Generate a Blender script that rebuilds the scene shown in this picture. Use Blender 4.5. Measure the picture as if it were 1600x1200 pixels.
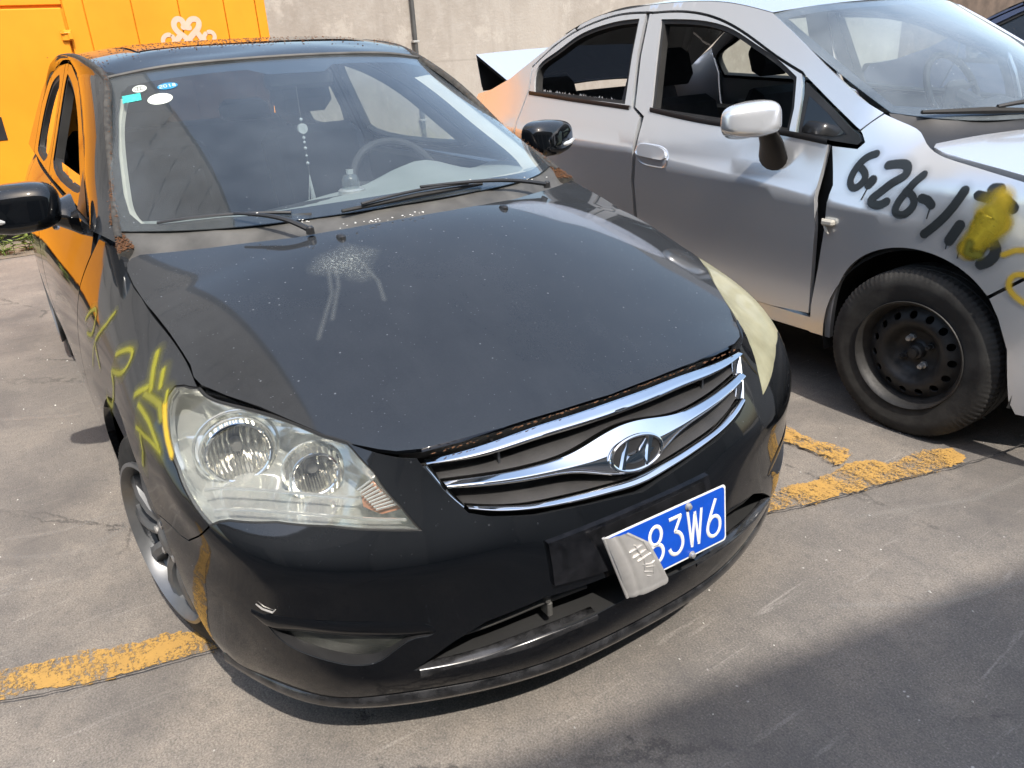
import bpy, bmesh, math, random
import numpy as np
from mathutils import Vector, Matrix
from mathutils.geometry import delaunay_2d_cdt
SC = bpy.context.scene
for _o in list(bpy.data.objects): bpy.data.objects.remove(_o)
random.seed(7); RNG = np.random.RandomState(7)

# ---------------------------------------------------------------- camera, sky, sun, exposure
CAM_F = 1226.79 / 1600 * 36.0
CAM_C = (1.8846, -0.9375, 1.3387)
CAM_R = np.array([[0.547522, 0.834827, -0.057301], [0.300579, -0.260117, -0.917601], [-0.780943, 0.485183, -0.393351]])          # rows: right, down, forward
cam_d = bpy.data.cameras.new('camera'); cam_o = bpy.data.objects.new('camera', cam_d)
SC.collection.objects.link(cam_o); SC.camera = cam_o
cam_d.sensor_width = 36.0; cam_d.lens = CAM_F; cam_d.clip_start = 0.02; cam_d.clip_end = 2000
_m = np.eye(4); _m[:3, 0] = CAM_R[0]; _m[:3, 1] = -CAM_R[1]; _m[:3, 2] = -CAM_R[2]; _m[:3, 3] = CAM_C
cam_o.matrix_world = Matrix(_m.tolist())

SUN_DIR = Vector((0.585, -0.075, 0.80)).normalized()      # towards the sun
SUN_EL = math.asin(SUN_DIR.z); SUN_AZ = math.atan2(SUN_DIR.x, SUN_DIR.y)
world = bpy.data.worlds.new('World'); SC.world = world; world.use_nodes = True
_nt = world.node_tree; _nt.nodes.clear()
_sky = _nt.nodes.new('ShaderNodeTexSky'); _sky.sky_type = 'NISHITA'; _sky.sun_disc = False
_sky.sun_elevation = SUN_EL; _sky.sun_rotation = SUN_AZ
_sky.air_density = 1.5; _sky.dust_density = 3.2; _sky.ozone_density = 1.0; _sky.altitude = 50
_bg = _nt.nodes.new('ShaderNodeBackground'); _bg.inputs['Strength'].default_value = 0.15
_ow = _nt.nodes.new('ShaderNodeOutputWorld')
_nt.links.new(_sky.outputs[0], _bg.inputs[0]); _nt.links.new(_bg.outputs[0], _ow.inputs[0])
sun_d = bpy.data.lights.new('sun', 'SUN'); sun_d.energy = 2.7; sun_d.angle = math.radians(0.6); sun_d.color = (1.0, 0.94, 0.86)
sun_o = bpy.data.objects.new('sun', sun_d); SC.collection.objects.link(sun_o)
sun_o.rotation_euler = SUN_DIR.to_track_quat('Z', 'Y').to_euler(); sun_o.location = (0, 0, 30)
SC.view_settings.view_transform = 'Standard'; SC.view_settings.look = 'None'
SC.view_settings.gamma = 1.0; SC.view_settings.use_curve_mapping = False
SC.view_settings.exposure = 1.04

#<SURF>
def _spl_basis(t):
    """natural cubic spline: matrix taking knot values to second derivatives"""
    n = len(t); h = np.diff(t); A = np.zeros((n, n)); B = np.zeros((n, n))
    A[0, 0] = A[-1, -1] = 1
    for i in range(1, n - 1):
        A[i, i - 1] = h[i - 1]; A[i, i] = 2 * (h[i - 1] + h[i]); A[i, i + 1] = h[i]
        B[i, i - 1] = 6 / h[i - 1]; B[i, i] = -6 / h[i - 1] - 6 / h[i]; B[i, i + 1] = 6 / h[i]
    return np.linalg.solve(A, B)
def _spl_w(t, M, x):
    """weights (N, n) of a natural cubic spline on knots t at x, linear outside"""
    n = len(t); x = np.asarray(x, float)
    xc = np.clip(x, t[0], t[-1])
    i = np.clip(np.searchsorted(t, xc) - 1, 0, n - 2)
    h = t[i + 1] - t[i]; a = (t[i + 1] - xc) / h; b = 1 - a
    W = np.zeros((len(x), n)); r = np.arange(len(x))
    W[r, i] += a; W[r, i + 1] += b
    W += ((a ** 3 - a) * h * h / 6)[:, None] * M[i] + ((b ** 3 - b) * h * h / 6)[:, None] * M[i + 1]
    return W
class Net:
    """bicubic spline surface through a control net P[nu][nv]; u and v in about metres"""
    def __init__(s, P):
        s.P = np.array(P, float); d = np.linalg.norm(np.diff(s.P, axis=0), axis=2).mean(1)
        e = np.linalg.norm(np.diff(s.P, axis=1), axis=2).mean(0)
        s.u = np.concatenate([[0], np.cumsum(d)]); s.v = np.concatenate([[0], np.cumsum(e)])
        s.Mu = _spl_basis(s.u); s.Mv = _spl_basis(s.v)
        s.gu = np.linspace(0, s.u[-1], 360); s.gv = np.linspace(0, s.v[-1], 90)
        G = np.einsum('ai,ijk,bj->abk', _spl_w(s.u, s.Mu, s.gu), s.P, _spl_w(s.v, s.Mv, s.gv)); s.G = G
    def ev(s, uv):
        uv = np.asarray(uv, float).reshape(-1, 2)
        return np.einsum('ni,ijk,nj->nk', _spl_w(s.u, s.Mu, uv[:, 0]), s.P, _spl_w(s.v, s.Mv, uv[:, 1]))
    def nrm(s, uv, e=1e-3):
        uv = np.asarray(uv, float).reshape(-1, 2)
        a = s.ev(uv + [e, 0]) - s.ev(uv - [e, 0]); b = s.ev(uv + [0, e]) - s.ev(uv - [0, e])
        n = np.cross(a, b); return n / (np.linalg.norm(n, axis=1)[:, None] + 1e-12)
    def inv(s, Q):
        """parameters of the surface points nearest to Q"""
        out = []
        for q in np.asarray(Q, float).reshape(-1, 3):
            d = ((s.G - q) ** 2).sum(2); i, j = np.unravel_index(d.argmin(), d.shape)
            x = np.array([s.gu[i], s.gv[j]])
            for _ in range(8):
                e = 1e-3
                p, pa, pb = s.ev([x, x + [e, 0], x + [0, e]]); J = np.stack([(pa - p) / e, (pb - p) / e], 1)
                dx = np.linalg.lstsq(J, q - p, rcond=None)[0]; x = x + np.clip(dx, -.03, .03)
            x[0] = np.clip(x[0], s.u[0], s.u[-1]); x[1] = np.clip(x[1], s.v[0], s.v[-1])
            out.append(x)
        return np.array(out)
def mirror_cols(half):
    """full width net from columns of the y>=0 half, first column on the centre line"""
    L = [list(c) for c in half]; R = [[(x, -y, z) for x, y, z in c] for c in reversed(L[1:])]
    return R + L
# --- dark saloon: lower body from bumper centre round to the tail, rows bottom to shoulder to top edge
SHELL_HALF = [
 [(.846,0,.150),(.870,0,.215),(.880,0,.30),(.876,0,.42),(.852,0,.500),(.812,0,.590),(.768,0,.672)],
 [(.836,.2,.150),(.860,.2,.215),(.870,.2,.30),(.864,.2,.42),(.840,.2,.500),(.800,.2,.590),(.756,.2,.670)],
 [(.784,.39,.150),(.810,.395,.215),(.818,.397,.30),(.815,.4,.42),(.812,.40,.492),(.759,.405,.590),(.722,.405,.660)],
 [(.708,.555,.150),(.735,.56,.215),(.744,.562,.30),(.743,.565,.42),(.743,.566,.488),(.692,.556,.582),(.622,.516,.687)],
 [(.625,.660,.150),(.648,.676,.215),(.655,.687,.30),(.652,.696,.42),(.656,.699,.492),(.597,.690,.590),(.445,.621,.719)],
 [(.515,.728,.150),(.528,.748,.215),(.533,.764,.30),(.545,.777,.42),(.538,.778,.508),(.480,.784,.622),(.345,.690,.736)],
 [(.400,.775,.150),(.395,.797,.215),(.385,.815,.30),(.365,.828,.44),(.340,.826,.56),(.300,.802,.685),(.247,.697,.766)],
 [(.200,.790,.150),(.190,.815,.215),(.180,.833,.30),(.165,.849,.46),(.160,.845,.58),(.140,.806,.715),(.110,.704,.808)],
 [(-.05,.795,.150),(-.05,.82,.215),(-.05,.838,.30),(-.05,.855,.48),(-.05,.845,.60),(-.05,.803,.745),(-.05,.716,.842)],
 [(-.35,.800,.150),(-.35,.824,.215),(-.35,.842,.30),(-.35,.857,.50),(-.35,.845,.64),(-.35,.799,.79),(-.35,.715,.92)],
 [(-.70,.800,.150),(-.70,.826,.215),(-.70,.845,.30),(-.70,.858,.50),(-.70,.846,.65),(-.70,.806,.80),(-.70,.738,.938)],
 [(-1.2,.800,.150),(-1.2,.828,.215),(-1.2,.846,.30),(-1.2,.860,.50),(-1.2,.850,.65),(-1.2,.815,.81),(-1.2,.744,.945)],
 [(-1.8,.800,.150),(-1.8,.828,.215),(-1.8,.846,.30),(-1.8,.860,.50),(-1.8,.852,.66),(-1.8,.815,.83),(-1.8,.742,.955)],
 [(-2.4,.800,.150),(-2.4,.828,.215),(-2.4,.846,.30),(-2.4,.862,.50),(-2.4,.855,.67),(-2.4,.812,.85),(-2.4,.738,.97)],
 [(-2.9,.780,.180),(-2.9,.808,.235),(-2.9,.828,.31),(-2.9,.842,.50),(-2.9,.838,.68),(-2.9,.79,.87),(-2.9,.715,.985)],
 [(-3.3,.70,.22),(-3.3,.745,.27),(-3.31,.765,.35),(-3.32,.78,.52),(-3.32,.775,.69),(-3.30,.725,.88),(-3.27,.64,.99)],
 [(-3.50,.52,.24),(-3.52,.56,.29),(-3.54,.58,.37),(-3.55,.59,.52),(-3.53,.585,.69),(-3.50,.55,.88),(-3.46,.48,.985)],
 [(-3.58,.26,.25),(-3.61,.28,.30),(-3.63,.29,.38),(-3.64,.30,.52),(-3.62,.295,.69),(-3.58,.28,.88),(-3.53,.24,.985)],
 [(-3.60,0.0,.25),(-3.63,0.0,.30),(-3.65,0.0,.38),(-3.66,0.0,.52),(-3.64,0.0,.69),(-3.60,0.0,.88),(-3.55,0.0,.985)],
]
SHELL = Net(mirror_cols(SHELL_HALF))
HOOD_X = np.array([-.45, -.277, 0, .25, .44, .616, .70, .745, .79]); HOOD_Z = np.array([.997, .974, .936, .868, .800, .733, .703, .686, .658])
_hM = _spl_basis(HOOD_X)
def hood_h(x, y):
    x = np.asarray(x, float); y = np.asarray(y, float)
    zc = _spl_w(HOOD_X, _hM, x.ravel()) @ HOOD_Z
    k = np.interp(x.ravel(), [-.3, -.05, .62, .74], [.135, .20, .185, .13])
    return (zc - k * y.ravel() ** 2).reshape(x.shape)
# windscreen, across from right to left, rows bottom to top
WS_HALF = [
 [(-.130,0,.958),(-.53,0,1.160),(-.965,0,1.353)],
 [(-.150,.25,.957),(-.545,.24,1.158),(-.972,.22,1.350)],
 [(-.235,.50,.955),(-.600,.46,1.143),(-.995,.41,1.340)],
 [(-.405,.702,.957),(-.705,.639,1.126),(-1.042,.558,1.320)],
]
WS = Net(mirror_cols(WS_HALF))
#</SURF>

# ---------------------------------------------------------------- materials
MATS = {}
class NB:
    """small node builder"""
    def __init__(s, name):
        s.m = bpy.data.materials.new(name); s.m.use_nodes = True; s.t = s.m.node_tree; s.t.nodes.clear()
        s.out = s.t.nodes.new('ShaderNodeOutputMaterial'); MATS[name] = s.m
    def n(s, typ, ins=None, **kw):
        k = s.t.nodes.new(typ)
        for a, b in kw.items(): setattr(k, a, b)
        for a, b in (ins or {}).items():
            if isinstance(b, bpy.types.NodeSocket): s.t.links.new(b, k.inputs[a])
            else:
                if isinstance(b, tuple) and len(b) == 3 and k.inputs[a].type == 'RGBA': b = b + (1,)
                k.inputs[a].default_value = b
        return k
    def coord(s): return s.n('ShaderNodeTexCoord').outputs['Object']
    def noise(s, scale, detail=4, rough=.55, vec=None, dist=0.0):
        return s.n('ShaderNodeTexNoise', {'Vector': vec or s.coord(), 'Scale': scale, 'Detail': detail, 'Roughness': rough, 'Distortion': dist}).outputs[0]
    def ramp(s, fac, stops):
        r = s.n('ShaderNodeValToRGB', {'Fac': fac}); e = r.color_ramp.elements
        while len(e) < len(stops): e.new(.5)
        for k, (p, c) in zip(e, stops):
            k.position = p; k.color = (c, c, c, 1) if not isinstance(c, tuple) else c + (1,)
        return r.outputs[0]
    def mixc(s, f, a, b):
        k = s.n('ShaderNodeMix', data_type='RGBA'); 
        for i, v in ((0, f), (6, a), (7, b)):
            if isinstance(v, bpy.types.NodeSocket): s.t.links.new(v, k.inputs[i])
            else: k.inputs[i].default_value = v + (1,) if isinstance(v, tuple) and len(v) == 3 else v
        return k.outputs[2]
    def math(s, op, a, b=0.0):
        k = s.n('ShaderNodeMath', operation=op)
        for i, v in ((0, a), (1, b)):
            if isinstance(v, bpy.types.NodeSocket): s.t.links.new(v, k.inputs[i])
            else: k.inputs[i].default_value = v
        return k.outputs[0]
    def bump(s, h, strength=.3, dist=.01):
        return s.n('ShaderNodeBump', {'Height': h, 'Strength': strength, 'Distance': dist}).outputs[0]
    def bsdf(s, **ins):
        d = {k.replace('_', ' '): v for k, v in ins.items()}
        return s.n('ShaderNodeBsdfPrincipled', d).outputs[0]
    def fin(s, sh):
        s.t.links.new(sh, s.out.inputs[0]); return s.m
    def mixs(s, f, a, b):
        k = s.n('ShaderNodeMixShader'); 
        if isinstance(f, bpy.types.NodeSocket): s.t.links.new(f, k.inputs[0])
        else: k.inputs[0].default_value = f
        s.t.links.new(a, k.inputs[1]); s.t.links.new(b, k.inputs[2]); return k.outputs[0]

def mat_simple(name, col, rough=.5, metal=0.0, var=.12, scale=6., spec=.5, coat=0.0, bump=0.0, bscale=60.):
    b = NB(name); nz = b.noise(scale, 6)
    c0 = tuple(max(0, x * (1 - var)) for x in col); c1 = tuple(min(1, x * (1 + var)) for x in col)
    kw = dict(Base_Color=b.mixc(b.ramp(nz, [(.3, 0.), (.7, 1.)]), c0, c1), Metallic=metal,
              Roughness=b.math('MULTIPLY_ADD', b.noise(scale * 3), 0) if False else rough)
    kw['Specular_IOR_Level'] = spec; kw['Coat_Weight'] = coat; kw['Coat_Roughness'] = .05
    if bump: kw['Normal'] = b.bump(b.noise(bscale, 5), bump)
    return b.fin(b.bsdf(**kw))

def mat_paint(name, base, metal, rough, coat_r, dust, dust_col, spec=.5, coat_ior=1.5):
    """car paint under a film of dust with splashes, pits and pale specks"""
    b = NB(name); co = b.coord()
    film = b.ramp(b.noise(2.2, 7, .6, co), [(.30, 0.6), (.72, 1.0)])
    fine = b.ramp(b.noise(260., 3, .7, co), [(.35, .86), (.7, 1.0)])
    up = b.n('ShaderNodeSeparateXYZ', {0: b.n('ShaderNodeNewGeometry').outputs['Normal']}).outputs[2]
    settle = b.n('ShaderNodeMapRange', {'Value': up, 'From Min': .25, 'From Max': .95, 'To Min': .012, 'To Max': 1.0}).outputs[0]
    vo = b.n('ShaderNodeTexVoronoi', {'Vector': co, 'Scale': 42., 'Randomness': 1.0}, feature='F1')
    spk = b.math('MULTIPLY', b.ramp(vo.outputs['Distance'], [(.055, 1.), (.11, 0.)]),
                 b.math('GREATER_THAN', b.n('ShaderNodeSeparateColor', {0: vo.outputs['Color']}).outputs[0], .80))
    vo2 = b.n('ShaderNodeTexVoronoi', {'Vector': co, 'Scale': 120., 'Randomness': 1.0}, feature='F1')
    spk2 = b.math('MULTIPLY', b.ramp(vo2.outputs['Distance'], [(.07, .8), (.16, 0.)]),
                  b.math('GREATER_THAN', b.n('ShaderNodeSeparateColor', {0: vo2.outputs['Color']}).outputs[0], .86))
    d = b.math('MULTIPLY', b.math('MULTIPLY', b.math('MULTIPLY', film, fine), settle), dust)
    st = b.n('ShaderNodeMapping', {'Vector': co, 'Scale': (1., 3., 1.), 'Rotation': (0, 0, .3)})
    streak = b.ramp(b.noise(5., 6, .65, st.outputs[0]), [(.50, 0.), (.8, 1.)])
    d = b.math('ADD', d, b.math('MULTIPLY', b.math('MULTIPLY', streak, settle), dust * .12))
    d = b.math('ADD', d, b.math('MULTIPLY', b.math('ADD', spk, spk2), b.math('MULTIPLY', settle, .5)))
    d = b.n('ShaderNodeClamp', {'Value': d}).outputs[0]
    paint = b.bsdf(Base_Color=base, Metallic=metal, Roughness=rough, Coat_Weight=1.0, Specular_IOR_Level=spec, Coat_IOR=coat_ior,
                   Coat_Roughness=b.n('ShaderNodeMapRange', {'Value': film, 'To Min': coat_r, 'To Max': coat_r + .05}).outputs[0])
    dst = b.bsdf(Base_Color=b.mixc(b.noise(6., 5, .6, co), dust_col, tuple(x * 1.3 for x in dust_col)), Roughness=.9, Specular_IOR_Level=.2)
    return b.fin(b.mixs(d, paint, dst))

def schlick(b, k=1.0):
    """reflectance of a thin pane, the same from both of its sides"""
    fc = b.n('ShaderNodeLayerWeight', {'Blend': .5}).outputs['Facing']
    f = b.math('MULTIPLY_ADD', b.math('POWER', fc, 5.0), .96); f.node.inputs[2].default_value = .04
    return b.n('ShaderNodeClamp', {'Value': b.math('MULTIPLY', f, k)}).outputs[0]
def mat_glass(name, tint, dirt, dirt_col, refl_rough=.02, dirt_scale=3.):
    b = NB(name); co = b.coord()
    f = schlick(b, 1.6)
    g = b.n('ShaderNodeBsdfGlossy', {'Color': (1, 1, 1, 1), 'Roughness': refl_rough}).outputs[0]
    t = b.n('ShaderNodeBsdfTransparent', {'Color': tint + (1,)}).outputs[0]
    body = b.mixs(f, t, g)
    nz = b.ramp(b.noise(dirt_scale, 8, .62, co), [(.34, .35), (.75, 1.)])
    vo = b.n('ShaderNodeTexVoronoi', {'Vector': co, 'Scale': 48., 'Randomness': 1.0}, feature='F1')
    spk = b.math('MULTIPLY', b.ramp(vo.outputs['Distance'], [(.05, 1.), (.10, 0.)]),
                 b.math('GREATER_THAN', b.n('ShaderNodeSeparateColor', {0: vo.outputs['Color']}).outputs[0], .72))
    d = b.math('ADD', b.math('MULTIPLY', nz, dirt), b.math('MULTIPLY', spk, min(.6, dirt * 3)))
    dd = b.n('ShaderNodeBsdfDiffuse', {'Color': dirt_col + (1,)}).outputs[0]
    return b.fin(b.mixs(b.n('ShaderNodeClamp', {'Value': d}).outputs[0], body, dd))

def mat_spray(name, col, edge=.25, dens=1.0):
    """sprayed paint: solid in the middle of the stroke, misting out at its rim (uv.x runs across)"""
    b = NB(name); uv = b.n('ShaderNodeUVMap').outputs[0]
    x = b.n('ShaderNodeSeparateXYZ', {0: uv}).outputs[0]
    r = b.math('ABSOLUTE', b.math('SUBTRACT', b.math('MULTIPLY', x, 2.0), 1.0))
    nz = b.noise(900., 2, .6)
    a = b.n('ShaderNodeMapRange', {'Value': b.math('ADD', r, b.math('MULTIPLY', b.math('SUBTRACT', nz, .5), .55)), 'From Min': 1.0 - edge, 'From Max': 1.0, 'To Min': dens, 'To Max': 0.0}).outputs[0]
    p = b.bsdf(Base_Color=b.mixc(b.noise(60., 4), col, tuple(x * .7 for x in col)), Roughness=.45)
    t = b.n('ShaderNodeBsdfTransparent').outputs[0]
    return b.fin(b.mixs(a, t, p))

M = {}
M['black'] = mat_paint('black_paint', (.0022, .0027, .0036), 0.0, .30, .006, .155, (.17, .185, .205), 0.0, 1.58)
M['silver'] = mat_paint('silver_paint', (.74, .76, .79), .63, .24, .03, .08, (.34, .31, .27))
M['navy'] = mat_paint('navy_paint', (.05, .06, .11), .3, .3, .03, .12, (.25, .25, .25))
M['chrome'] = mat_simple('chrome', (.78, .79, .80), .07, 1.0, .05)
M['alu'] = mat_simple('bare_aluminium', (.62, .60, .57), .34, .55, .10, 22., bump=.12, bscale=40.)
M['alloy'] = mat_simple('dull_alloy', (.15, .155, .16), .34, .55, .18, 9.)
M['steel'] = mat_simple('black_steel', (.028, .027, .026), .55, 0.2, .5, 14., bump=.15, bscale=90.)
M['bolt'] = mat_simple('worn_bolt_steel', (.48, .47, .45), .35, .55, .2, 50.)
M['plastic'] = mat_simple('black_plastic', (.018, .018, .019), .42, 0., .35, 8., bump=.05, bscale=400.)
M['grey_plastic'] = mat_simple('weathered_grey_plastic', (.075, .073, .068), .62, 0., .35, 12., bump=.06, bscale=300.)
M['lip'] = mat_simple('dusty_gloss_plastic', (.020, .020, .021), .22, 0., .9, 30., coat=.4)
M['plastic_dirty'] = mat_simple('dirty_rubber_strip', (.040, .037, .032), .75, 0., .6, 60.)
M['slat'] = mat_simple('grille_grey_plastic', (.024, .023, .023), .5, 0., .35, 14., bump=.06, bscale=300.)
M['rubber'] = mat_simple('dark_rubber', (.016, .016, .016), .7, 0., .3, 10.)
M['liner'] = mat_simple('dark_underbody', (.012, .012, .012), .9, 0., .3, 5.)
M['frit'] = mat_simple('black_glass_border', (.010, .011, .012), .12, 0., .3, 5., coat=.5)
M['interior'] = mat_simple('dark_cabin_trim', (.020, .021, .024), .75, 0., .25, 9., bump=.1, bscale=200.)
M['dash'] = mat_simple('sun_faded_dash', (.21, .225, .21), .75, 0., .10, 7., bump=.08, bscale=300.)
M['seat'] = mat_simple('dark_seat_cloth', (.026, .027, .032), .85, 0., .25, 15., bump=.2, bscale=250.)
M['trim_pale'] = mat_simple('pale_pillar_trim', (.40, .38, .33), .7, 0., .08, 9.)
M['white'] = mat_simple('white_paint', (.78, .78, .74), .4, 0., .06, 20.)
M['plate_blue'] = mat_simple('plate_blue', (.005, .075, .50), .35, 0., .10, 30.)
M['amber'] = mat_simple('amber_reflector', (.30, .13, .07), .3, .2, .25, 60.)
M['lens_cream'] = None
M['glass_ws'] = mat_glass('dusty_windscreen', (.84, .90, .90), .13, (.36, .42, .48))
M['glass_ws2'] = mat_glass('dusty_pale_windscreen', (.72, .80, .83), .27, (.46, .53, .58))
M['glass_side'] = mat_glass('side_glass', (.70, .76, .74), .04, (.45, .45, .43))
M['glass_dark'] = mat_glass('dark_side_glass', (.02, .022, .025), .03, (.25, .25, .25))
M['spray_y'] = mat_spray('yellow_spray', (.34, .32, .025), .75, .75)
M['spray_o'] = mat_spray('orange_yellow_spray', (.66, .44, .03), .7, .85)
M['drip'] = mat_spray('dried_drip', (.50, .53, .50), 1.2, .10)
M['gloss_black'] = mat_simple('scratched_gloss_black', (.006, .006, .007), .16, 0., .8, 40., coat=.5)
M['spray_k'] = mat_spray('black_spray', (.022, .028, .032), .16)
M['spray_yo'] = mat_spray('gold_spray', (.66, .46, .02), .75)
M['over_k'] = mat_spray('black_overspray', (.03, .035, .04), 1.25, .30)
M['over_y'] = mat_spray('yellow_overspray', (.40, .38, .03), 1.3, .24)
M['scuff'] = mat_spray('tyre_scuff', (.46, .43, .39), 1.35, .28)
M['spray_mist'] = mat_spray('gold_mist', (.62, .48, .03), 1.15)
M['spray_v'] = mat_spray('olive_spray', (.20, .19, .02), .8)
def _lens(name, mix, col, tint):
    b = NB(name)
    f = schlick(b, 1.0)
    g = b.n('ShaderNodeBsdfGlossy', {'Color': (1, 1, 1, 1), 'Roughness': .04}).outputs[0]
    t = b.n('ShaderNodeBsdfTransparent', {'Color': tint + (1,)}).outputs[0]
    body = b.mixs(f, t, g)
    d = b.bsdf(Base_Color=col, Roughness=.35, Subsurface_Weight=0.0)
    nz = b.ramp(b.noise(9., 7, .6), [(.3, max(0., mix - .12)), (.72, min(1., mix + .10))])
    return b.fin(b.mixs(nz, body, d))
M['lens_clear'] = _lens('headlight_lens_hazed', .035, (.66, .65, .56), (.975, .98, .965))
M['lens_cream'] = _lens('headlight_lens_yellowed', .48, (.56, .535, .36), (.80, .78, .64))
b = NB('reflector_chrome'); co = b.coord()
M['reflector'] = b.fin(b.bsdf(Base_Color=b.mixc(b.noise(25., 5), (.50, .49, .43), (.72, .71, .64)), Metallic=.88, Roughness=.08,
    Normal=b.bump(b.n('ShaderNodeTexWave', {'Vector': co, 'Scale': 30., 'Distortion': 2.5}, bands_direction='Y').outputs[1], .5, .005)))
b = NB('housing_bright')
M['housing'] = b.fin(b.bsdf(Base_Color=b.mixc(b.noise(12., 4), (.64, .66, .63), (.80, .81, .78)), Metallic=.74, Roughness=.12))
b = NB('dry_debris')
M['debris'] = b.fin(b.bsdf(Base_Color=b.mixc(b.noise(140., 3), (.085, .038, .018), (.20, .095, .042)), Roughness=.9))
b = NB('yard_weeds')
M['reflection_film'] = None
def mat_film(name, col, dens, scale, stretch=(1, 1, 1), lo=.35, hi=.75):
    """thin patchy film, fading out at its rim (uv.x is the distance from the rim)"""
    b = NB(name); co = b.n('ShaderNodeMapping', {'Vector': b.coord(), 'Scale': stretch}).outputs[0]
    x = b.n('ShaderNodeSeparateXYZ', {0: b.n('ShaderNodeUVMap').outputs[0]}).outputs[0]
    a = b.math('MULTIPLY', b.math('MULTIPLY', b.ramp(b.noise(scale, 7, .7, co), [(lo, .15), (hi, 1.)]), x), dens)
    return b.fin(b.mixs(a, b.n('ShaderNodeBsdfTransparent').outputs[0], b.bsdf(Base_Color=col, Roughness=.8)))
M['reflection_film'] = mat_film('painted_reflection', (.36, .40, .48), .30, 9., lo=.1, hi=.5)  # pale reflection put into colour, laid on as a thin film
M['splash'] = mat_film('dried_splash', (.50, .54, .50), .42, 120., (1., 1.6, 1.), .50, .66)
M['weed'] = b.fin(b.bsdf(Base_Color=b.mixc(b.noise(9., 3), (.075, .14, .02), (.20, .23, .06)), Roughness=.6, Subsurface_Weight=0.0))
b = NB('dry_grass')
M['drygrass'] = b.fin(b.bsdf(Base_Color=b.mixc(b.noise(9., 3), (.34, .31, .18), (.22, .23, .10)), Roughness=.7))

# ---------------------------------------------------------------- mesh helpers
COL = SC.collection
def link(name, me, parent=None):
    o = bpy.data.objects.new(name, me); COL.objects.link(o)
    if parent is not None:
        o.parent = parent; o.matrix_parent_inverse = parent_inv(parent)
    return o
_INV = {}
def parent_inv(p):
    """parents sit at their own place; children are modelled in that parent's root space"""
    return Matrix.Identity(4)
def mk(name, V, F, mat, parent=None, smooth=True, sharp=None, uv=None, fm=None):
    me = bpy.data.meshes.new(name); me.from_pydata([tuple(map(float, v)) for v in V], [], [tuple(map(int, f)) for f in F])
    for m_ in (mat if isinstance(mat, (list, tuple)) else [mat]): me.materials.append(m_)
    if smooth:
        me.polygons.foreach_set('use_smooth', [True] * len(me.polygons))
        if sharp is not None: me.set_sharp_from_angle(angle=math.radians(sharp))
    if fm is not None: me.polygons.foreach_set('material_index', fm)
    if uv is not None:
        L = me.uv_layers.new(name='UVMap'); uv = np.asarray(uv)
        li = np.empty(len(me.loops), int); me.loops.foreach_get('vertex_index', li)
        L.data.foreach_set('uv', uv[li].ravel().astype(np.float32))
    me.update(); return link(name, me, parent)
def tag(o, label, cat, group=None, kind=None):
    o['label'] = label; o['category'] = cat
    if group: o['group'] = group
    if kind: o['kind'] = kind
    return o
def empty(name, label, cat, loc=(0, 0, 0), rz=0., group=None):
    o = bpy.data.objects.new(name, None); COL.objects.link(o); o.location = loc; o.rotation_euler = (0, 0, rz)
    o.empty_display_size = .2
    return tag(o, label, cat, group)
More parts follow.
